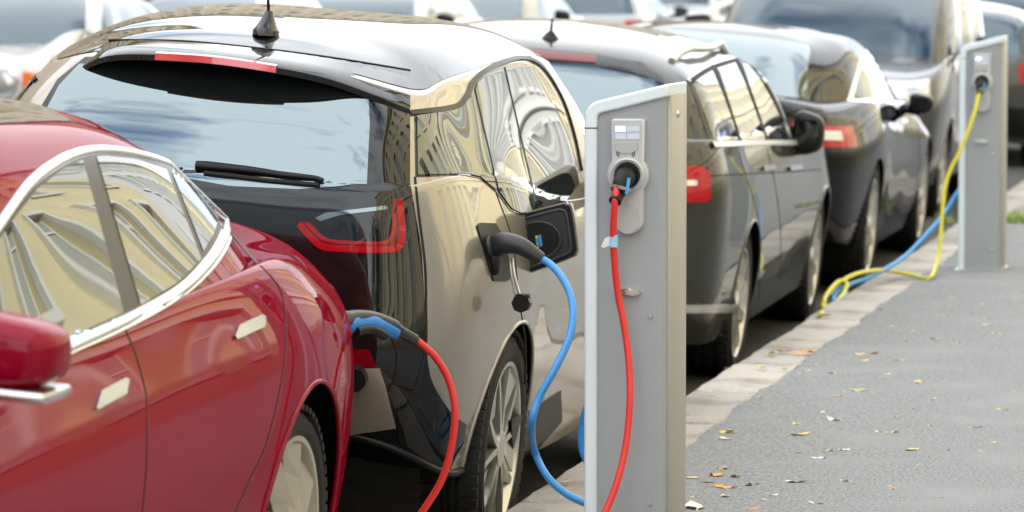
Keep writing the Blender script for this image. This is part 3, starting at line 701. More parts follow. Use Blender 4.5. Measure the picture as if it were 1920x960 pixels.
c.region('windscreen', 5.06, 6.95, 10.4, 15.6, M['glass'], off=.002); c.region('rear_window', 5.06, 6.95, -2.7, 2.7, M['glass'], off=.002)
generic_lights(c)
mo = mirror_mesh('door_mirror', c, (-1.0, 2.26, 1.048), (.20, .17, .125), M['red'], (-.84, 2.15, .96), M['chrome'])
box('mirror_trim', (-1.0, 2.26, .981), (.19, .15, .022), M['satin'], mo, bev=.008)

# champagne electric hatchback
gold = place('parked_car', L_I3, -3.15, 10.83, 0.8, 'champagne electric hatchback with black tailgate and open charging flap', dz=.0, res=(11, 14))
c = gold
c.patch('tailgate', [(30, 320), (75, 205), (108, 150), (160, 108), (430, 100), (600, 128), (768, 180), (768, 340), (790, 470), (797, 600), (797, 650), (808, 720), (840, 772), (874, 797), (868, 830), (840, 885), (815, 905), (700, 905), (40, 905)], M['blackgloss'], off=.003, step=9)
c.patch('bumper', [(420, 690), (712, 690), (722, 720), (742, 800), (650, 813), (420, 815)], M['gold'], off=.012, step=8)
c.patch('rear_window', [(50, 270), (85, 212), (112, 162), (150, 122), (430, 122), (600, 150), (690, 180), (693, 235), (688, 347), (560, 355), (430, 349), (370, 338), (200, 305)], M['glass'], off=.006, step=9)
c.patch('tail_light', [(556, 412), (600, 392), (740, 372), (760, 372), (763, 440), (760, 470), (745, 480), (700, 481), (605, 476), (590, 462)], M['blackgloss'], off=.005, step=6)
c.patch('light_band', [(560, 416), (584, 418), (602, 438), (620, 450), (715, 455), (729, 448), (735, 432), (735, 374), (756, 374), (759, 440), (756, 462), (744, 474), (700, 476), (608, 472), (592, 458)], M['darkredlens'], off=.007, step=5)
tl = [o for o in c.root.children if o.name.startswith('tail_light')][-1]
for o in [o for o in c.root.children if o.name.startswith('light_band')]: o.parent = tl
c.strip('light_bar', [(562, 420), (585, 446), (605, 462), (640, 466), (700, 468), (735, 467), (750, 458), (753, 430), (750, 400), (748, 376)], .017, M['redlens'], off=.010, parent=tl)
c.strip('light_bar', [(575, 418), (595, 438), (615, 451), (660, 455), (710, 456), (730, 450), (738, 430), (738, 400)], .009, M['redlens'], off=.010, parent=tl)
c.patch('reversing_or_glint_patch', [(592, 409), (612, 399), (722, 386), (727, 389), (725, 393), (640, 403), (602, 415)], M['glass'], off=.008, step=5, parent=tl)  # reflective strip shaped to imitate the whitish reflection across the top of the lamp
c.patch('reflector', [(640, 655), (692, 655), (706, 688), (636, 688)], M['darkredlens'], off=.007, step=5)
side = [(777, 214), (850, 203), (873, 184), (884, 158), (907, 138), (940, 124), (973, 117), (1000, 123), (1023, 147), (1050, 193), (1070, 253), (1082, 318), (1085, 345), (1060, 378), (1005, 402), (974, 403), (957, 396), (931, 362), (899, 335), (871, 329), (779, 332)]
c.patch('window_surround', side, M['blackgloss'], off=.002, both=True, step=8)
for pl in ([(780, 218), (850, 207), (875, 188), (884, 180), (928, 357), (899, 332), (871, 326), (782, 329)],
           [(889, 168), (893, 156), (909, 142), (940, 129), (1001, 396), (975, 399), (958, 392), (934, 360)],
           [(945, 127), (973, 121), (997, 127), (1019, 150), (1045, 195), (1065, 254), (1077, 318), (1080, 343), (1058, 372), (1007, 394)]):
    c.patch('side_window', pl, M['sideglass'], off=.005, both=True, step=8)
c.strip('roof_rail', [(768, 213), (850, 201), (874, 181), (886, 154), (910, 133), (942, 118), (975, 110), (1004, 116), (1028, 140), (1056, 190), (1077, 255), (1090, 320)], .016, M['plastic'], off=.006, both=True)
c.strip('door_gap', [(930, 362), (960, 450), (973, 560), (985, 640), (985, 720)], .005, M['seam'], both=True)
c.strip('panel_gap', [(778, 332), (785, 400), (797, 500), (799, 600), (803, 700), (840, 770), (872, 797)], .007, M['seam'])
c.patch('side_sill', [(957, 790), (1050, 731), (1052, 790), (1000, 850), (960, 860)], M['plastic'], off=.004, both=True)
c.patch('charge_port', [(893, 424), (899, 418), (928, 419), (940, 440), (957, 500), (956, 522), (946, 528), (924, 527), (915, 500)], M['plastic'], off=.004, step=5)
c.arch_lip(0, .35, .374, M['gold'], .006)
c.body(M['gold'], [(0, .35), (2.57, .35)], .372)
wheels(c, 'vee', .35, .252, .165, .80, (0, 2.57), spin=8)
c.region('windscreen', 5.06, 6.95, 10.4, 15.6, M['glass'], off=.002)
tube('lower_edge', [Vector(p) for p in c.loft.ev([1.0], np.linspace(-3.9, 3.9, 60))[0]], .014, M['plastic'], c.root, 8)
# body-wide roof skin, spoiler, antenna, wiper
rf = c.region('roof_skin', 7.12, 9.0, 0, 26, M['blackgloss'], off=.002, nu=14, nv=130, depth=.004)
# spoiler with brake light
c = gold
seam = catmull([(150, 100), (230, 78), (340, 79), (480, 92), (620, 110), (768, 134)], 6); lip = catmull([(122, 150), (200, 108), (340, 108), (470, 122), (620, 152), (768, 208)], 6)
Tp, Lp, Up = [], [], []
for k_, (a, b) in enumerate(zip(seam, lip)):
    h = c.hit(*a)
    if h is None: continue
    t = (k_ / (len(seam) - 1)) * 2 - 1; yl = -.60 + .16 * t * t
    d = (c.I.to_3x3() @ ray(*b)); q = c.o + d * ((yl - c.o.y) / d.y)
    u, nn = c.near(q + Vector((0, .13, -.012)))
    Tp.append(h[0] + h[1] * .004); Lp.append(q); Up.append(u - nn * .01)
bm = bmesh.new(); prev = None
for t_, l_, u_ in zip(Tp, Lp, Up):
    m_ = t_ * .5 + l_ * .5 + Vector((0, 0, .006))
    cur = [bm.verts.new(p) for p in (t_ - Vector((0, 0, .02)), t_, m_, l_ + Vector((0, .008, .010)), l_ + Vector((0, 0, .004)), l_ - Vector((0, 0, .012)), l_ + Vector((0, .02, -.018)), u_)]
    if prev:
        for k_ in range(7): bm.faces.new((prev[k_], prev[k_ + 1], cur[k_ + 1], cur[k_]))
    prev = cur
spo = from_bm('roof_spoiler', bm, M['blackgloss'], c.root, smooth=True, sharp=35)
i0, i1 = int(len(Lp) * .33), int(len(Lp) * .70)
bm = bmesh.new(); prev = None
for l_ in Lp[i0:i1]:
    cur = [bm.verts.new(l_ + Vector(p)) for p in ((0, .01, .013), (0, -.006, .009), (0, -.008, -.010), (0, .01, -.014))]
    if prev:
        for k_ in range(3): bm.faces.new((prev[k_], prev[k_ + 1], cur[k_ + 1], cur[k_]))
    prev = cur
from_bm('brake_light', bm, M['brakelens'], spo, smooth=True, sharp=30)
c.strip('roof_gap', [(205, 77), (340, 79), (480, 92), (620, 110), (768, 134)], .006, M['seam'], off=.006)
# antenna
h = c.hit(498, 66); p = h[0]
bm = bmesh.new(); lz = [(0, .037, .055), (.014, .038, .056), (.024, .030, .045), (.05, .018, .025), (.07, .010, .012)]
rings = [[bm.verts.new(p + Vector((rx * math.cos(a), ry * math.sin(a) + z * .35, z))) for a in [2 * math.pi * k / 20 for k in range(20)]] for z, rx, ry in lz]
for a, b in zip(rings, rings[1:]):
    for k in range(20): bm.faces.new((a[k], a[(k + 1) % 20], b[(k + 1) % 20], b[k]))
bm.faces.new(rings[-1]); tube_bm(bm, [p + Vector((0, .02, .055)), p + Vector((-.012, -.02, .25))], [.005, .003], 8)
from_bm('antenna', bm, M['blackgloss'], c.root, smooth=True)
# rear wiper
wl = catmull([(370, 314), (420, 318), (480, 324), (545, 334), (606, 345)], 6); hp = [h for h in (c.hit(*q) for q in wl) if h]; nw = len(hp)
bm = bmesh.new(); tube_bm(bm, [h[0] + h[1] * .014 for h in hp], [.016 - .009 * abs(i / (nw - 1) - .12) ** .8 for i in range(nw)], 12)
wp = from_bm('wiper', bm, M['plastic'], c.root, smooth=True, sharp=60)
wl = catmull([(384, 327), (440, 333), (510, 341), (600, 349)], 6); hp = [h for h in (c.hit(*q) for q in wl) if h]
bm = bmesh.new(); tube_bm(bm, [h[0] + h[1] * .010 for h in hp], .007, 8); from_bm('wiper_blade', bm, M['seam'], wp, smooth=True)
# black round cap below the reflector
h = c.hit(668, 706); bm = bmesh.new(); cyl_bm(bm, h[0] - h[1] * .01, h[0] + h[1] * .05, .036, .033, 24); from_bm('towing_cap', bm, M['plastic'], c.root, smooth=True)
# open charging flap
FY = .13
def lp(x, y, yl):
    d = (c.I.to_3x3() @ ray(x, y)); return c.o + d * ((yl - c.o.y) / d.y)
def flap_ol(e=0):
    base = catmull([(950, 418), (951, 416), (962, 405), (1050, 381), (1064, 381), (1074, 390), (1085, 462), (1083, 474), (1072, 484), (992, 513), (981, 512), (974, 500)], 4, True); cx_, cy_ = 1017, 447
    return [(cx_ + (x - cx_) * (1 - e), cy_ + (y - cy_) * (1 - e)) for x, y in base]
def slab(name, ol, y0, y1, mt, parent):
    bm = bmesh.new(); a = [bm.verts.new(Vector((lp(x, y, FY).x, y0, lp(x, y, FY).z))) for x, y in ol]; b = [bm.verts.new(v.co + Vector((0, y1 - y0, 0))) for v in a]
    bm.faces.new(a); bm.faces.new(b[::-1]); n_ = len(a)
    for i in range(n_): bm.faces.new((a[i], a[(i + 1) % n_], b[(i + 1) % n_], b[i]))
    return from_bm(name, bm, mt, parent, smooth=True, sharp=40)
fl = slab('charging_flap', flap_ol(0), FY, FY + .014, M['gold'], c.root)
slab('flap_lining', flap_ol(.05), FY - .010, FY - .0005, M['plastic'], fl)
slab('flap_recess', flap_ol(.24), FY - .014, FY - .0095, M['greyblack'], fl)
circ = [(1013 + 40 * math.cos(a), 449 + 34 * math.sin(a)) for a in [2 * math.pi * k / 32 for k in range(32)]]
slab('flap_disc', circ, FY - .022, FY - .0135, M['plastic'], fl)
for k_, (cc, yy) in enumerate(((M['lab_y'], 441), (M['lab_b'], 447), (M['lab_g'], 453), (M['lab_r'], 459))):
    slab('label', [(1006 + k_ * .8, yy), (1011 + k_ * .8, yy), (1012 + k_ * .8, yy + 5), (1007 + k_ * .8, yy + 5)], FY - .0235, FY - .022, cc, fl)
slab('label', [(1012, 440), (1017, 439), (1020, 460), (1015, 461)], FY - .0235, FY - .022, M['lab_b'], fl)
bm = bmesh.new(); tube_bm(bm, [Vector((lp(x, y, FY).x, FY - .022, lp(x, y, FY).z)) for x, y in circ + circ[:1]], .004, 8); from_bm('flap_ring', bm, M['greyplastic'], fl, smooth=True)
ro = flap_ol(.2); bm = bmesh.new(); tube_bm(bm, [Vector((lp(x, y, FY).x, FY - .014, lp(x, y, FY).z)) for x, y in ro + ro[:1]], .005, 8); from_bm('flap_ridge', bm, M['greyplastic'], fl, smooth=True)
tube('flap_hinge', [lp(930, 424, .10), lp(948, 432, .115), lp(962, 440, FY)], .012, M['plastic'], fl)
# mirror
mirror_mesh('door_mirror', c, (.875, 1.72, 1.075), (.17, .12, .12), M['gold'], (.74, 1.75, 1.03), M['plastic'])
for o in (gold,): pass

# grey estate car
pas = place('parked_car', L_WAG, -3.372, 16.37, 0.9, 'dark grey estate car with roof rails and chrome window strip', dz=-.015, res=(9, 10)); c = pas
c.patch('rear_window', [(700, 118), (1000, 112), (1120, 122), (1225, 148), (1243, 165), (1262, 262), (1240, 275), (700, 262)], M['glass'], off=.004)
c.patch('spoiler_edge', [(700, 92), (1000, 92), (1120, 103), (1200, 120), (1242, 146), (1246, 168), (1225, 150), (1120, 126), (1000, 116), (700, 118)], M['blackgloss'], off=.006, step=6)
c.patch('brake_light', [(985, 95), (1118, 107), (1117, 121), (990, 112)], M['darkredlens'], off=.010, step=5)
c.patch('window_surround', [(1291, 152), (1310, 137), (1340, 122), (1385, 110), (1398, 112), (1426, 143), (1458, 200), (1478, 256), (1492, 268), (1440, 277), (1336, 281)], M['blackgloss'], off=.003, both=True, step=6)
for pl in ([(1297, 154), (1314, 141), (1337, 130), (1384, 262), (1338, 266)], [(1342, 128), (1381, 117), (1434, 261), (1389, 262)], [(1386, 116), (1396, 117), (1422, 146), (1453, 202), (1470, 256), (1439, 261)]):
    c.patch('side_window', pl, M['sideglass'], off=.005, both=True, step=6)
c.region('window_strip', 4.97, 5.16, 4.5, 9.3, M['chrome'], off=.008, nu=4, nv=40); c.region('window_strip', 4.97, 5.16, 16.7, 21.5, M['chrome'], off=.008, nu=4, nv=40)
c.strip('window_strip', [(1290, 153), (1312, 135), (1342, 120), (1386, 108), (1400, 111), (1428, 142), (1461, 200), (1481, 256)], .018, M['satin'], off=.006, both=True)
for ln in ([(1339, 128), (1362, 190), (1386, 264)], [(1383, 116), (1410, 185), (1436, 262)]): c.strip('window_pillar', ln, .045, M['seam'], off=.008, both=True)
c.strip('window_seal', [(1295, 153), (1315, 139), (1342, 125), (1384, 113), (1397, 115), (1424, 145), (1456, 201), (1475, 256)], .022, M['seam'], off=.007, both=True)
c.strip('belt_strip', [(1334, 273), (1385, 270), (1440, 268), (1490, 268)], .022, M['trim'], off=.014, both=True)
tl = c.patch('tail_light', [(1262, 312), (1312, 311), (1330, 324), (1331, 372), (1322, 379), (1262, 380)], M['redlens'], off=.006, step=5)
c.patch('reversing_or_glint_patch', [(1285, 338), (1305, 338), (1306, 348), (1285, 349)], M['clearlens'], off=.009, step=5, parent=tl)
for x0 in (1424, 1474): c.patch('door_handle', [(x0, 312), (x0 + 22, 309), (x0 + 24, 317), (x0 + 2, 321)], M['chrome'], off=.02, step=4, both=True)
c.patch('bumper_strip', [(900, 572), (1378, 571), (1372, 586), (900, 588)], M['satin'], off=.006)
c.strip('body_crease', [(1332, 330), (1400, 326), (1480, 322), (1540, 318)], .006, M['seam'], off=.0012, both=True)
c.strip('door_gap', [(1384, 280), (1402, 340), (1420, 400), (1424, 470), (1424, 560)], .006, M['seam'], both=True); c.strip('door_gap', [(1438, 278), (1452, 340), (1463, 420), (1463, 520)], .006, M['seam'], both=True)
c.arch_lip(0, .33, .362, M['grey'], .007); c.arch_lip(2.79, .33, .362, M['grey'], .007); c.body(M['grey'], [(0, .33), (2.79, .33)], .36); wheels(c, 'ten', .328, .238, .225, .885, (0, 2.79), spin=5)
c.region('windscreen', 5.06, 6.95, 10.4, 15.6, M['glass'], off=.002)
for sd in (1, -1):
    pts = []
    for k_ in range(25):
        t = k_ / 24; y_ = -.42 + 1.65 * t; x_ = .565 + .035 * math.sin(math.pi * min(1, t * 1.1)); q_, n_2, i_, d_ = c.bvh.ray_cast(Vector((sd * x_, y_, 3)), Vector((0, 0, -1)))
        pts.append(q_ + Vector((0, 0, .042 * min(1, 5 * t, 5 * (1 - t)) ** .8 + .002)))
    tube('roof_rail', pts, .017, M['satin'], c.root, 8)
h = c.hit(1032, 72); bm = bmesh.new(); cyl_bm(bm, h[0] - h[1] * .004, h[0] + Vector((0, 0, .03)), .04, .012, 16); cyl_bm(bm, h[0] + Vector((0, 0, .02)), h[0] + Vector((0, .01, .085)), .007, .005, 8); from_bm('antenna', bm, M['plastic'], c.root, smooth=True)
mirror_mesh('door_mirror', c, (.915, 1.80, 1.0), (.15, .14, .20), M['plastic'], (.82, 1.84, .95), M['plastic'])

# black sedan beyond it
blk = place('parked_car', L_SED, -3.45, 21.3, 0.4, 'black sedan parked in front of the grey estate car', dz=0); c = blk
c.region('rear_window', 5.06, 6.95, -2.7, 2.7, M['glass'], off=.002); c.region('windscreen', 5.06, 6.95, 10.4, 15.6, M['glass'], off=.002)
c.patch('window_trim', [(1588, 190), (1606, 130), (1616, 104), (1634, 84), (1654, 80), (1682, 114), (1704, 176), (1712, 192), (1680, 196)], M['chrome'], off=.004, both=True, step=6)
c.patch('side_window', [(1600, 184), (1610, 138), (1620, 108), (1636, 90), (1650, 87), (1661, 98), (1672, 190)], M['sideglass'], off=.007, both=True, step=6)
c.patch('side_window', [(1665, 103), (1678, 118), (1698, 174), (1704, 188), (1677, 190)], M['sideglass'], off=.007, both=True, step=6)
c.region('tail_light', 3.05, 3.75, 1.6, 3.7, M['redlens'], off=.005); c.region('tail_light', 3.05, 3.75, 22.3, 24.4, M['redlens'], off=.005)
c.region('light_centre', 3.25, 3.55, 2.0, 3.0, M['clearlens'], off=.008)
c.region('boot_lip', 4.0, 4.25, -2.6, 2.6, M['black'], off=.012)
c.strip('door_gap', [(1712, 196), (1722, 240), (1724, 300), (1716, 360)], .007, M['seam'], both=True)
c.region('door_handle', 3.62, 3.75, 5.7, 6.15, M['chrome'], off=.012); c.region('door_handle', 3.62, 3.75, 7.4, 7.8, M['chrome'], off=.012)
c.body(M['black'], [(0, .35), (2.96, .35)], .38); wheels(c, 'ten', .35, .26, .245, .955, (0, 2.96)); generic_lights(c, tail=False)
mirror_mesh('door_mirror', c, (.99, 1.98, .975), (.15, .13, .12), M['black'], (.86, 1.98, .94), M['plastic'])

def generic(name, loft, X, Y, yaw, label, paint_, wb, ro, xo, rad=.33, tilt=TILT, kind='ten', group=None, cat='car', mir=True, side=(4.3, 6.0, 7.6, 9.1), mirp=None):
    c = place(name, loft, X, Y, yaw, label, tilt, 0, cat, group)
    generic_glass(c, side); generic_lights(c)
    c.region('number_plate', 2.2, 2.7, -.55, .55, M['plate'], off=.012); c.region('number_plate', 2.2, 2.7, 12.45, 13.55, M['plate'], off=.012)
    c.region('bumper', 1.2, 1.9, 10.6, 15.4, M['plastic'], off=.01, nv=24); c.region('bumper', 1.2, 1.9, -2.6, 2.6, M['plastic'], off=.01, nv=24)
    for v_ in (6.0, 7.6): c.region('door_gap', 1.3, 4.95, v_ - .012, v_ + .012, M['seam'], off=.001, nv=2); c.region('door_gap', 1.3, 4.95, 26 - v_ - .012, 26 - v_ + .012, M['seam'], off=.001, nv=2)
    c.body(paint_, [(0, rad), (wb, rad)], rad + .04); wheels(c, kind, rad, rad - .09, .2, xo, (0, wb))
    if mir:
        mp_ = mirp or (xo + .12, wb - .9, 1.05)
        for sd in (1, -1): mirror_mesh('door_mirror', c, (sd * mp_[0], mp_[1], mp_[2]), (.2, .14, .16), M['plastic'], (sd * (mp_[0] - .2), mp_[1] + .02, mp_[2] - .07), M['plastic'])
    return c
van = generic('parked_van', L_VAN, -3.66, 30.7, 180, 'tall dark grey people carrier facing the black sedan', M['darkgrey'], 2.85, 0, .92, .34, cat='van', mirp=(1.10, 1.95, 1.22))
for sd in (-.36, .36):                                     # front seats behind the windscreen
    pass
generic('parked_car', L_HATCH, -3.42, 36.0, 0, 'dark grey hatchback parked beyond the people carrier', M['darkgrey'], 2.55, 0, .85)
generic('parked_van', L_VAN, -3.5, 45.5, 180, 'blue van parked at the far end of the kerb', M['bluepaint'], 2.85, 0, .92, .34, cat='van')

# row across the road
p_ = atZ(12, 160, 28.2); rowX = p_.x - .60
old = generic('parked_car', L_OLD, rowX, p_.y + 3.5, 180, 'old white and beige saloon with round headlight and orange indicator', M['white'], 2.75, 0, .84, .32, tilt=0, mirp=(.98, 1.75, 1.02))
c = old
for o in [o for o in c.root.children if o.name.startswith(('headlight', 'bumper'))]: bpy.data.objects.remove(o)
for sd in (-1, 1):
    bm = bmesh.new(); cyl_bm(bm, (sd * .60, 3.42, .70), (sd * .60, 3.56, .70), .105, .10, 28); hlo = from_bm('headlight', bm, M['chrome'], c.root, smooth=True)
    bm = bmesh.new(); bmesh.ops.create_uvsphere(bm, u_segments=20, v_segments=10, radius=1, matrix=Matrix.Translation((sd * .60, 3.55, .70)) @ Matrix.Diagonal((.09, .03, .09, 1))); from_bm('lens', bm, M['clearlens'], hlo, smooth=True)
    box('indicator', (sd * .785, 3.45, .70), (.13, .13, .19), M['amberlens'], c.root, bev=.02)
box('grille', (0, 3.52, .70), (.86, .06, .20), M['plastic'], c.root, bev=.01)
box('bumper', (0, 3.58, .47), (1.72, .14, .12), M['chrome'], c.root, bev=.03); box('bumper_rubber', (0, 3.655, .47), (1.66, .03, .05), M['plastic'], c.root)
G = 'cars parked across the road'
spec = [(L_HATCH, 35.6, 180, 'silver', 'silver hatchback parked behind the old beige saloon across the road'), (L_WAG, 41.8, 180, 'white', 'white estate car across the road, second behind the old saloon'),
        (L_SED, 48.2, 180, 'beige', 'beige saloon across the road between two white cars'), (L_HATCH, 53.5, 0, 'white', 'white hatchback across the road with its tail lights facing us'),
        (L_VAN, 62.0, 180, 'white', 'white van parked at the far end of the row across the road'), (L_WAG, 69.0, 180, 'silver', 'silver estate car beyond the white van across the road')]
for lo, Y, yw, pt, lab in spec: generic('parked_van' if lo is L_VAN else 'parked_car', lo, rowX - .1, Y, yw, lab, M[pt], 2.7, 0, .86, tilt=0, cat='van' if lo is L_VAN else 'car', group=G)
# ------------------------------------------------------------------ charging posts
CY = 9.99
def cl(x, y, yy=CY): p = atplane(x, y, 1, yy); return (p.x, p.z)
X0 = cl(1095, 600)[0]
def cloc(x, y, yy=CY): a = cl(x, y, yy); return (a[0] - X0, a[1])
W_ = cloc(1250, 600)[0]; DEP = .30
def build_charger(label):
    r = empty('charging_post', (X0, CY, 0), label, 'charging post', 'charging posts on the pavement')
    zl, zr = cloc(1095, 196)[1], cloc(1250, 163)[1]
    def P(u, v, d): return (u, d, v)
    rad = .05
    def outl(i, right):
        """outline with a rounded upper left corner, inset by i"""
        sl = (zr - zl) / W_; o = [(i, 0)]
        for k in range(0, 9):
            a = math.pi - k * (math.pi / 2 - math.atan(sl)) / 8; rr = max(rad - i, .012)
            o.append((i + rr + rr * math.cos(a), zl - i - rr + .012 + rr * math.sin(a)))
        o += [(right, zl + sl * right - i + .008), (right, 0)]; return o
    bm = bmesh.new(); prism_bm(bm, outl(.012, W_ - .004), .012, DEP - .012, P)
    es = [e for e in bm.edges if all(abs(v.co.x - (W_ - .004)) < 1e-4 for v in e.verts) and abs(e.verts[0].co.z - e.verts[1].co.z) > .5]
    bmesh.ops.bevel(bm, geom=es, offset=.022, segments=5, affect='EDGES', profile=.5)
    from_bm('panel', bm, M['post_panel'], r, smooth=True, sharp=30)
    # rim running up the left side and over the sloping top
    a, b = outl(0, W_ + .003), outl(.034, W_ + .003)
    bm = bmesh.new()
    A = a[:-1]; B = b[:-1]
    for d0, d1 in ((0, DEP),):
        va0 = [bm.verts.new(P(u, v, d0)) for u, v in A]; vb0 = [bm.verts.new(P(u, v, d0)) for u, v in B]; va1 = [bm.verts.new(P(u, v, d1)) for u, v in A]; vb1 = [bm.verts.new(P(u, v, d1)) for u, v in B]
        for i in range(len(A) - 1):
            bm.faces.new((va0[i], va0[i + 1], vb0[i + 1], vb0[i])); bm.faces.new((va1[i], vb1[i], vb1[i + 1], va1[i + 1]))
            bm.faces.new((va0[i], va1[i], va1[i + 1], va0[i + 1])); bm.faces.new((vb0[i], vb0[i + 1], vb1[i + 1], vb1[i]))
        bm.faces.new((va0[-1], va1[-1], vb1[-1], vb0[-1])); bm.faces.new((va0[0], vb0[0], vb1[0], va1[0]))
    bmesh.ops.bevel(bm, geom=[e for e in bm.edges if e.calc_length() > 0], offset=.005, segments=2, affect='EDGES', profile=.5) if False else None
    o = from_bm('rim', bm, M['post_rim'], r, smooth=True, sharp=35)
    bv = o.modifiers.new('bevel', 'BEVEL'); bv.width = .006; bv.segments = 3; bv.limit_method = 'ANGLE'; bv.angle_limit = R_(50)
    # right-hand cheek facing the pavement
    bm = bmesh.new(); box_bm(bm, (W_ - .002, DEP / 2 + .008, (zr - .02) / 2), (.016, DEP - .05, zr - .02), bev=.004); from_bm('side_cover', bm, M['post_side'], r, smooth=True)
    bm = bmesh.new(); cyl_bm(bm, (W_ + .004, .13, zr - .075), (W_ + .010, .13, zr - .075), .010, .009, 16); box_bm(bm, (W_ + .0115, .13, zr - .078), (.004, .004, .012)); from_bm('key_lock', bm, M['satin'], r, smooth=True)
    # socket unit
    cx, cz = cloc(1177, 328); u = lambda x, y: cloc(x, y)
    tl_, br_ = u(1147, 222), u(1210, 300); hw = (br_[0] - tl_[0]) / 2; mx_ = (br_[0] + tl_[0]) / 2; R1 = .056; zb = u(1180, 440)[1]
    ol = [(mx_ - hw, tl_[1] - .006), (mx_ - hw + .006, tl_[1]), (mx_ + hw - .006, tl_[1]), (mx_ + hw, tl_[1] - .006)]
    def arc(cx_, cz_, r_, a0, a1, n_): return [(cx_ + r_ * math.cos(R_(a0 + (a1 - a0) * k / n_)), cz_ + r_ * math.sin(R_(a0 + (a1 - a0) * k / n_))) for k in range(n_ + 1)]
    ol += arc(mx_, cz, R1, 40, -42, 10) + arc(mx_, zb + hw * .95, hw * .95, 0, -180, 12) + arc(mx_, cz, R1, 222, 140, 10)
    bm = bmesh.new(); prism_bm(bm, ol[::-1], -.014, .02, P)
    su = from_bm('socket_unit', bm, M['post_rim2'], r, smooth=True, sharp=35); bv = su.modifiers.new('bevel', 'BEVEL'); bv.width = .005; bv.segments = 3; bv.limit_method = 'ANGLE'; bv.angle_limit = R_(50)
    def plate(name, ol_, d0, d1, mt):
        bm = bmesh.new(); prism_bm(bm, ol_, d0, d1, P); return from_bm(name, bm, mt, su, smooth=True, sharp=35)
    def rect(x0, y0, x1, y1): a, b = u(x0, y0), u(x1, y1); return [(a[0], b[1]), (b[0], b[1]), (b[0], a[1]), (a[0], a[1])]
    plate('screen', rect(1154, 234, 1203, 262), -.0155, -.012, M['screen'])
    plate('screen_field', rect(1156, 236, 1175, 246), -.0163, -.0154, M['screen_blue'])
    for q in ((1178, 236, 1201, 246), (1156, 250, 1175, 260), (1178, 250, 1201, 260)): plate('screen_field', rect(*q), -.0163, -.0154, M['screen_grey'])
    b0 = u(1154, 266); b1 = u(1198, 266); bx = (b0[0] + b1[0]) / 2; bw = (b1[0] - b0[0]) / 2
    plate('button', ([(bx - bw, b0[1]), (bx + bw, b0[1])] + [(bx + bw * math.cos(t), b0[1] - .012 - .018 * math.sin(t)) for t in [math.pi * k / 10 for k in range(11)]])[::-1], -.0175, -.012, M['post_panel2'])
    for sx in (1158, 1192):
        for rr_ in (.006, .011):
            a0 = 120 if sx < 1170 else -60; q = u(sx + (8 if sx < 1170 else -8), 287); bm = bmesh.new()
            tube_bm(bm, [(q[0] + rr_ * math.cos(R_(t)), -.0145, q[1] + rr_ * math.sin(R_(t))) for t in np.linspace(a0, a0 + 120, 8)], .0012, 6); from_bm('reader_mark', bm, M['plastic'], su)
    # socket: ring, dark well
    bm = bmesh.new()
    seg = 40; prof = [(.047, -.014), (.046, -.022), (.042, -.024), (.036, -.021), (.034, -.010), (.033, .012), (.0, .012)]
    rg = [[bm.verts.new((mx_ + r_ * math.cos(2 * math.pi * k / seg), d, cz + r_ * math.sin(2 * math.pi * k / seg))) for k in range(seg)] for r_, d in prof[:-1]]
    for a_, b_ in zip(rg, rg[1:]):
        for k in range(seg): bm.faces.new((a_[k], a_[(k + 1) % seg], b_[(k + 1) % seg], b_[k]))
    from_bm('socket_ring', bm, M['post_rim2'], su, smooth=True, sharp=50)
    bm = bmesh.new(); cyl_bm(bm, (mx_, -.0155, cz), (mx_, -.0135, cz), .034, .034, 32); from_bm('socket_well', bm, M['plastic'], su)
    zc = u(1180, 405)[1]; plate('latch_cover', arc(mx_, zc + .008, .030, 0, 180, 10) + arc(mx_, zc - .016, .030, 180, 360, 10), -.0185, -.012, M['post_panel2'])
    # hasp
    q = u(1175, 547); ov = [(q[0] + .036 * math.cos(t) * (1 if math.cos(t) > 0 else 1), q[1] + (.009 + .005 * math.cos(t)) * math.sin(t)) for t in [2 * math.pi * k / 24 for k in range(24)]]
    bm = bmesh.new(); prism_bm(bm, ov, -.004, .012, P); hs = from_bm('hasp', bm, M['satin'], r, smooth=True, sharp=30)
    bm = bmesh.new(); cyl_bm(bm, (q[0] + .005, -.012, q[1]), (q[0] + .005, -.002, q[1]), .008, .009, 16); from_bm('hasp_pin', bm, M['satin'], hs, smooth=True)
    q = u(1095, 240)[1]; box('rim_joint', (.017, DEP / 2, q), (.0345, DEP + .001, .003), M['seam'], r)
    for zz in (.12, .62): 
        bm = bmesh.new(); cyl_bm(bm, (W_ - .045, .006, zz), (W_ - .045, .0145, zz), .006, .006, 12); from_bm('screw', bm, M['satin'], r)
    box('base_plate', (W_ / 2, DEP / 2, .006), (W_ + .03, DEP + .03, .012), M['satin'], r)
    return r, (mx_, cz)
ch1, (SX, SZ) = build_charger('grey charging post with a red cable plugged into its lit socket')
ch2 = copy_tree(ch1); ch2.location = (-1.878, 20.13, 0); ch2['label'] = 'grey charging post with a yellow cable plugged into its socket'

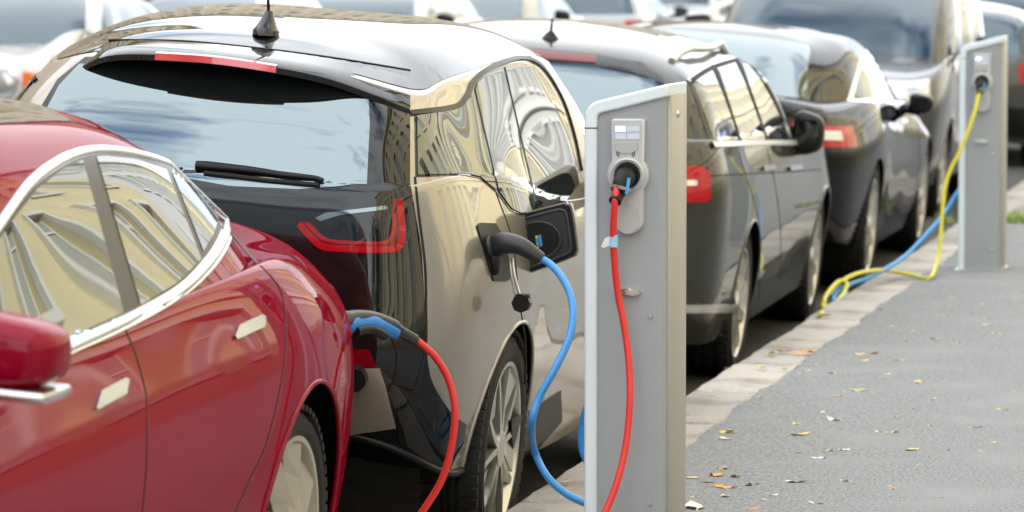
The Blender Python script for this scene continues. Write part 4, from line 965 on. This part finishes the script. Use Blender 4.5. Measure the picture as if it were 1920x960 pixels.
# ------------------------------------------------------------------ plugs and cables
def cable(name, pts, rad, mt, label, group='charging cables'):
    return tag(tube(name, catmull(pts, 8), rad, mt, None, 12), label, 'cable', group)
def on(x, y, z=.012): return atplane(x, y, 2, z)
def atY(x, y, yy): return atplane(x, y, 1, yy)
def plug_post(base, label, mt_body, tip):
    """connector that sits in a post's socket and bends down to its cable"""
    s0 = Vector((base.x + SX, base.y - .012, SZ)); e = empty('charging_plug', s0, label, 'plug', 'charging plugs')
    t = Vector(tip) - s0; mid = Vector((t.x * .35, -.05, t.z * .25))
    bm = bmesh.new(); tube_bm(bm, catmull([(0, .02, 0), (t.x * .08, -.02, -.003), mid, t * .7 + Vector((0, -.004, 0)), t], 5), [.027] * 9 + [.023] * 6 + [.017] * 6, 16)
    from_bm('plug_body', bm, mt_body, e, smooth=True, sharp=50)
    bm = bmesh.new(); cyl_bm(bm, mid + (t * .7 - mid) * .35, mid + (t * .7 - mid) * .62, .029, .027, 18); from_bm('collar', bm, M['satin'], e, smooth=True)
    bm = bmesh.new(); tube_bm(bm, [mid + Vector((.022, -.012, .012)), mid + Vector((.016, -.02, -.03)), t * .6 + Vector((.018, -.018, 0))], .005, 8); from_bm('latch_cord', bm, M['bluecable'], e, smooth=True)
    return e
tip = atY(1153, 378, 9.90)
plug_post(ch1.location, 'black plug in the socket of the post with the red cable', M['plastic'], tip)
red_pts = [tip + Vector((.004, .012, .04)), tip, atY(1150, 450, 9.915), atY(1157, 540, 9.93), atY(1170, 610, 9.93), atY(1179, 680, 9.92), atY(1181, 750, 9.90), atY(1174, 830, 9.88), atY(1158, 900, 9.85), atY(1134, 962, 9.82), atY(1100, 1018, 9.78)]
red_pts += [Vector((-1.95, 9.55, .014)), Vector((-2.10, 9.35, .014)), Vector((-2.2, 9.42, .02))]
RY = 9.66
red_pts += [atY(742, 1032, RY), atY(790, 962, RY), atY(828, 900, RY), atY(847, 835, RY), atY(853, 770, RY), atY(842, 715, RY), atY(815, 668, RY - .02), atY(776, 634, RY - .05)]
cable('charging_cable', red_pts, .0095, M['redcable'], 'red cable hanging from the near charging post to the red sedan')
# tape flag on the red cable
p = atY(1150, 452, 9.915); fe = empty('cable_tag', p, 'pale blue and white tape tag wrapped on the red cable', 'tag')
bm = bmesh.new(); cyl_bm(bm, (0, 0, -.016), (.001, .001, .016), .0115, .0115, 14); from_bm('tape', bm, M['tape'], fe, smooth=True)
bm = bmesh.new(); v_ = [bm.verts.new(q) for q in ((-.008, -.004, .012), (-.020, -.012, .008), (-.031, -.010, -.014), (-.024, -.008, -.018), (-.010, -.004, -.012))]; bm.faces.new(v_)
fo = from_bm('flag', bm, M['paper'], fe); so = fo.modifiers.new('s', 'SOLIDIFY'); so.thickness = .0008
# plug on the red sedan
pe = atY(776, 634, RY - .05); ps = atY(636, 598, 9.33)
e = empty('charging_plug', ps, 'black and blue plug in the tail of the red sedan', 'plug', 'charging plugs')
def rel(x, y, yy, b=ps): return atY(x, y, yy) - b
core = catmull([rel(630, 606, 9.30), rel(660, 597, 9.36), rel(695, 598, 9.44), rel(725, 608, 9.51), rel(748, 620, 9.56), rel(778, 637, RY - .05)], 5)
n_ = len(core); bm = bmesh.new(); tube_bm(bm, core, [.026 if i < n_ * .15 else .021 if i < n_ * .72 else .0165 if i < n_ * .8 else .0145 for i in range(n_)], 16); from_bm('plug_body', bm, M['greyplastic'], e, smooth=True, sharp=40)
g = catmull([rel(640, 612, 9.32), rel(662, 607, 9.36), rel(690, 606, 9.425), rel(716, 613, 9.485), rel(740, 623, 9.54)], 5); n_ = len(g)
bm = bmesh.new(); tube_bm(bm, g, [.027 - .009 * abs(2 * i / n_ - 1.0) ** 0.7 + (.004 if i < n_ * .25 else 0) for i in range(n_)], 16); from_bm('grip', bm, M['bluegrip'], e, smooth=True, sharp=60)
g = catmull([rel(668, 622, 9.34), rel(690, 617, 9.39), rel(708, 622, 9.43), rel(722, 630, 9.47)], 4); bm = bmesh.new(); tube_bm(bm, g, [.012] * len(g), 12); from_bm('finger_rest', bm, M['plastic'], e, smooth=True)
# plug on the champagne hatchback
h1 = gold.M @ gold.hit(925, 470)[0]
yy = h1.y
e = empty('charging_plug', h1, 'dark grey curved plug in the charging port of the champagne hatchback', 'plug', 'charging plugs')
b1 = catmull([gold.M @ (gold.hit(916, 468)[0] - Vector((.03, 0, 0))), atY(925, 462, yy - .02), atY(948, 456, yy - .04), atY(975, 461, yy - .05), atY(1000, 476, yy - .05), atY(1016, 486, yy - .05)], 5); b1 = [p - h1 for p in b1]; n_ = len(b1)
bm = bmesh.new(); tube_bm(bm, b1, [.034 if i < n_ * .25 else .034 - .018 * (i / n_ - .25) / .75 for i in range(n_)], 18); from_bm('plug_body', bm, M['greyplastic'], e, smooth=True, sharp=40)
q = atY(925, 490, yy - .01) - h1; bm = bmesh.new(); box_bm(bm, q, (.045, .06, .075), bev=.01); from_bm('latch_housing', bm, M['plastic'], e, smooth=True)
cap = empty('port_cap', atY(979, 568, yy - .03), 'black rubber port cap hanging below the dark grey plug', 'cap')
o0 = atY(979, 568, yy - .03)
bm = bmesh.new(); cyl_bm(bm, (0, -.02, 0), (0, .02, 0), .027, .026, 8); box_bm(bm, (.002, 0, .018), (.04, .03, .016), bev=.004); from_bm('cap_body', bm, M['plastic'], cap, smooth=True)
for dx, ex in ((955, 966), (960, 974)): 
    bm = bmesh.new(); tube_bm(bm, catmull([atY(dx, 484, yy - .02) - o0, atY(dx + 4, 515, yy - .03) - o0, atY(ex, 552, yy - .03) - o0], 5), .004, 8); from_bm('tether', bm, M['satin'], cap, smooth=True)
bl = [atY(1012, 484, yy - .05), atY(1030, 494, yy - .06), atY(1052, 518, yy - .09), atY(1070, 555, yy - .13), atY(1074, 600, yy - .18), atY(1062, 648, yy - .23), atY(1036, 700, yy - .28), atY(1010, 748, yy - .30), atY(997, 795, yy - .31), atY(1002, 845, 10.45), atY(1026, 893, 10.42), atY(1062, 926, 10.40), atY(1105, 946, 10.38), atY(1150, 958, 10.40), atY(1168, 930, 10.46), atY(1122, 892, 10.48), atY(1094, 850, 10.48), atY(1092, 800, 10.47), atY(1108, 740, 10.45), atY(1150, 600, 10.44), atY(1170, 420, 10.38), atY(1175, 345, 10.27)]
cable('charging_cable', bl, .0105, M['bluecable'], 'light blue cable looping from the champagne hatchback behind the near post')
# far post
tip2 = atY(1836, 176, 20.05)
plug_post(ch2.location, 'black plug in the socket of the post with the yellow cable', M['plastic'], tip2)
ye = [tip2 + Vector((.003, .01, .04)), tip2, atY(1822, 228, 20.0), atY(1800, 282, 19.97), atY(1777, 332, 19.95), atY(1768, 385, 19.92), atY(1764, 440, 19.88), atY(1757, 490, 19.8), on(1743, 521, .02), on(1715, 517, .015), on(1680, 510, .03), atY(1645, 507, 19.2), atY(1605, 514, 18.9), atY(1570, 533, 18.6), atY(1549, 556, 18.35), atY(1543, 576, 18.2), atY(1558, 574, 18.3), atY(1580, 552, 18.5), atY(1588, 532, 18.6), atY(1574, 527, 18.6), atY(1555, 545, 18.4), atY(1545, 565, 18.25), atY(1552, 583, 18.1), on(1536, 588, .02)]
cable('charging_cable', ye, .010, M['yellowcable'], 'yellow cable trailing from the far charging post over the kerb')
b2 = [atY(1830, 330, 20.42), atY(1800, 355, 20.40), atY(1770, 402, 20.25), atY(1735, 442, 20.0), atY(1700, 478, 19.75), atY(1665, 502, 19.4), atY(1630, 520, 19.1), atY(1598, 532, 18.9), atY(1574, 545, 18.65), atY(1562, 562, 18.4), atY(1575, 565, 18.4), atY(1586, 548, 18.6), atY(1570, 540, 18.7), atY(1556, 556, 18.5)]
cable('charging_cable', b2, .011, M['bluecable'], 'blue cable running from behind the far post to the coil on the kerb')
# ------------------------------------------------------------------ fallen leaves
LM = []
for q in range(5):
    bm = bmesh.new(); n_ = 6; Lh = 1.0; rows_ = []
    wv = [.08, .42, .55, .46, .26, .02]; curl = random.uniform(.1, .5); tw = random.uniform(-.4, .4)
    for i in range(n_):
        t = i / (n_ - 1); x = (t - .5); zc_ = curl * (t - .5) ** 2 + .02; w_ = wv[i] * random.uniform(.8, 1.15) * .5
        rows_.append([bm.verts.new((x, sgn * w_, zc_ + abs(sgn) * random.uniform(.0, .22) * w_ * 2 + tw * (t - .5) * sgn * .2)) for sgn in (-1, 0, 1)])
    for a, b in zip(rows_, rows_[1:]):
        for k in range(2): bm.faces.new((a[k], a[k + 1], b[k + 1], b[k]))
    mn = min(v.co.z for v in bm.verts)
    for v in bm.verts: v.co.z -= mn
    tube_bm(bm, [(-.5, 0, rows_[0][1].co.z), (-.68, .04, .03)], .018, 5)
    me = bpy.data.meshes.new('fallen_leaf'); bm.to_mesh(me); bm.free(); LM.append(me)
LC = {'tan': (.50, .36, .18), 'orange': (.55, .25, .06), 'yellow': (.60, .45, .10), 'pale': (.62, .58, .48), 'brown': (.22, .11, .05), 'green': (.28, .36, .10)}
LMAT = {k: noise_mat('leaf_' + k, v, tuple(min(1, t * 1.3) for t in v), 6, .7, 0) for k, v in LC.items()}
LME = {}
def leaf(x, y, size, colr, z=.006):
    q = random.randrange(5)
    if (q, colr) not in LME: m_ = LM[q].copy(); m_.materials.append(LMAT[colr]); LME[(q, colr)] = m_
    o = link('fallen_leaf', LME[(q, colr)]); p = on(x, y, z); o.location = p; o.scale = (size * 1.35,) * 3; o.rotation_euler = (random.uniform(-.1, .1), random.uniform(-.1, .1), random.uniform(0, 6.28))
    tag(o, {'tan': 'dry tan leaf', 'orange': 'orange autumn leaf', 'yellow': 'yellow autumn leaf', 'pale': 'pale bleached leaf', 'brown': 'brown withered leaf', 'green': 'green leaf'}[colr] + ' lying on the ' + ('grey asphalt pavement' if z > 0 else 'road gutter'), 'leaf', colr + ' leaves on the ' + ('pavement' if z > 0 else 'gutter'))
known = [(1608, 733, .055, 'green'), (1563, 788, .05, 'pale'), (1500, 816, .055, 'yellow'), (1362, 811, .05, 'yellow'), (1709, 845, .055, 'tan'), (1352, 878, .045, 'tan'), (1345, 892, .055, 'orange'), (1378, 894, .04, 'yellow'), (1362, 915, .05, 'orange'), (1400, 911, .035, 'tan'), (1412, 908, .035, 'orange'), (1721, 718, .045, 'tan'), (1665, 702, .035, 'yellow'),
         (1640, 663, .05, 'orange'), (1612, 665, .04, 'tan'), (1622, 677, .035, 'yellow'), (1686, 676, .035, 'tan'), (1754, 636, .04, 'pale'), (1790, 643, .04, 'tan'), (1870, 627, .04, 'tan'), (1880, 770, .04, 'yellow'), (1737, 800, .03, 'orange'), (1774, 720, .02, 'orange'), (1757, 692, .02, 'orange'), (1840, 848, .035, 'tan'), (1774, 845, .03, 'tan'), (1670, 812, .04, 'tan'), (1650, 810, .035, 'pale'), (1300, 952, .075, 'pale'), (1495, 905, .05, 'pale'), (1583, 903, .035, 'pale'), (1550, 846, .04, 'tan'), (1495, 850, .02, 'tan'), (1675, 918, .03, 'orange'), (1760, 935, .03, 'orange'), (1450, 930, .03, 'pale'), (1535, 860, .035, 'pale'), (1330, 905, .03, 'brown'),
         (1412, 955, .035, 'orange'), (1530, 945, .035, 'pale'), (1900, 735, .03, 'tan'), (1910, 880, .03, 'orange'), (1730, 873, .03, 'pale'), (1645, 620, .03, 'orange'), (1845, 610, .03, 'pale'), (1895, 585, .03, 'yellow'), (1650, 580, .03, 'tan'), (1700, 640, .03, 'tan'), (1560, 700, .03, 'tan'), (1430, 745, .025, 'yellow'), (1500, 700, .02, 'pale')]
for a in known: leaf(*a)
for k in range(90):
    x, y = random.uniform(1290, 1915), random.uniform(530, 955)
    if y > 840 - .711 * (x - 1275) + 12: leaf(x, y, random.choice((.012, .018, .022, .03, .036)), random.choice(('tan', 'pale', 'tan', 'yellow', 'orange', 'pale')))
for x, y, s_, cc in [(1085, 872, .05, 'yellow'), (1062, 880, .05, 'orange'), (1040, 886, .05, 'tan'), (1010, 900, .05, 'brown'), (985, 915, .05, 'orange'), (970, 925, .045, 'yellow'), (960, 935, .045, 'brown'), (1000, 880, .05, 'brown'), (1030, 866, .05, 'tan'), (1050, 857, .05, 'brown'), (1075, 850, .05, 'orange'), (975, 900, .045, 'brown'), (950, 915, .04, 'green'), (1085, 860, .06, 'tan'), (1066, 866, .06, 'yellow'), (990, 893, .04, 'tan'), (1018, 892, .045, 'yellow')]: leaf(x, y, s_, cc, road_z(-2.35) + .006)
for x, y, s_, cc in [(1470, 660, .06, 'brown'), (1500, 662, .06, 'orange'), (1520, 661, .06, 'yellow'), (1445, 663, .05, 'green'), (1370, 692, .03, 'green'), (1425, 690, .04, 'green'), (1470, 692, .03, 'brown'), (1545, 592, .05, 'brown'), (1060, 905, .03, 'tan')]: leaf(x, y, s_, cc, .006)
for k in range(26):
    x = random.uniform(958, 1092); leaf(x, 930 - .634 * (x - 974) - random.uniform(4, 60), random.choice((.03, .04, .05)), random.choice(('brown', 'orange', 'yellow', 'tan')), road_z(-2.35) + .008)
# weeds at the far end of the pavement
for k, (x, y) in enumerate(((1888, 418), (1902, 414), (1914, 420), (1770, 418))):
    p = on(x, y, .004); bm = bmesh.new()
    for j in range(40):
        a = random.uniform(0, 6.28); r0 = random.uniform(0, .06); l_ = random.uniform(.04, .10); b0 = Vector((r0 * math.cos(a), r0 * math.sin(a), 0)); d = Vector((random.uniform(-.5, .5), random.uniform(-.5, .5), 1)).normalized() * l_; s_ = Vector((-d.y, d.x, 0)).normalized() * .006 if d.xy.length > 1e-4 else Vector((.006, 0, 0))
        bm.faces.new([bm.verts.new(q) for q in (b0 - s_, b0 + s_, b0 + d * .6 + s_ * .7, b0 + d, b0 + d * .6 - s_ * .7)])
    o = from_bm('weed_tuft', bm, LMAT['green']); o.location = p; tag(o, 'tuft of green weeds growing beside the far charging post', 'weeds', 'weed tufts beyond the post')
# ------------------------------------------------------------------ street trees further back along the street (mirrored in the black tailgate)
M['bark'] = noise_mat('bark', (.06, .045, .035), (.12, .095, .07), 12, .9, .5); M['foliage'] = noise_mat('foliage', (.035, .06, .015), (.09, .12, .03), 3, .6, 0)
def tree(X, Y, H, label):
    t = empty('street_tree', (X, Y, .08), label, 'tree', 'street trees')
    bm = bmesh.new(); tube_bm(bm, [(0, 0, 0), (.05, 0, H * .3), (-.03, .05, H * .55), (0, 0, H * .8)], [.2, .16, .11, .04], 10)
    for k in range(7):
        a = k * 2.4; z0 = H * (.3 + .06 * k); tube_bm(bm, [(0, 0, z0), (math.cos(a) * H * .12, math.sin(a) * H * .12, z0 + H * .1), (math.cos(a) * H * .22, math.sin(a) * H * .22, z0 + H * .14)], [.07, .045, .02], 6)
    from_bm('trunk', bm, M['bark'], t, smooth=True)
    vs_, fs = [], []
    cl_ = [(random.gauss(0, H * .13), random.gauss(0, H * .13), H * random.uniform(.42, .95), H * random.uniform(.08, .15)) for _ in range(26)]
    for k in range(2600):
        cx_, cy_, cz_, r_ = random.choice(cl_); d = Vector((random.gauss(0, 1), random.gauss(0, 1), random.gauss(0, 1))).normalized() * r_ * random.uniform(.6, 1); p = Vector((cx_, cy_, cz_)) + d
        u_ = Vector((random.gauss(0, 1), random.gauss(0, 1), random.gauss(0, 1))).normalized(); v_ = u_.orthogonal().normalized(); s_ = random.uniform(.08, .16); i = len(vs_)
        vs_ += [p - u_ * s_, p + v_ * s_ * .5, p + u_ * s_, p - v_ * s_ * .5]; fs.append((i, i + 1, i + 2, i + 3))
    from_data('crown', vs_, fs, M['foliage'], t)
for X, Y, H, la in ((-12.9, -9, 8.5, 'tall leafy street tree mirrored in the black tailgate'), (-12.7, -21, 7.5, 'second leafy street tree back along the far pavement'), (-12.9, -34, 8, 'third leafy street tree back along the far pavement'), (3.2, -24, 7.5, 'leafy street tree beside the pale yellow building'), (3.2, -33, 8, 'leafy street tree at the corner of the pale yellow building')): tree(X, Y, H, la)
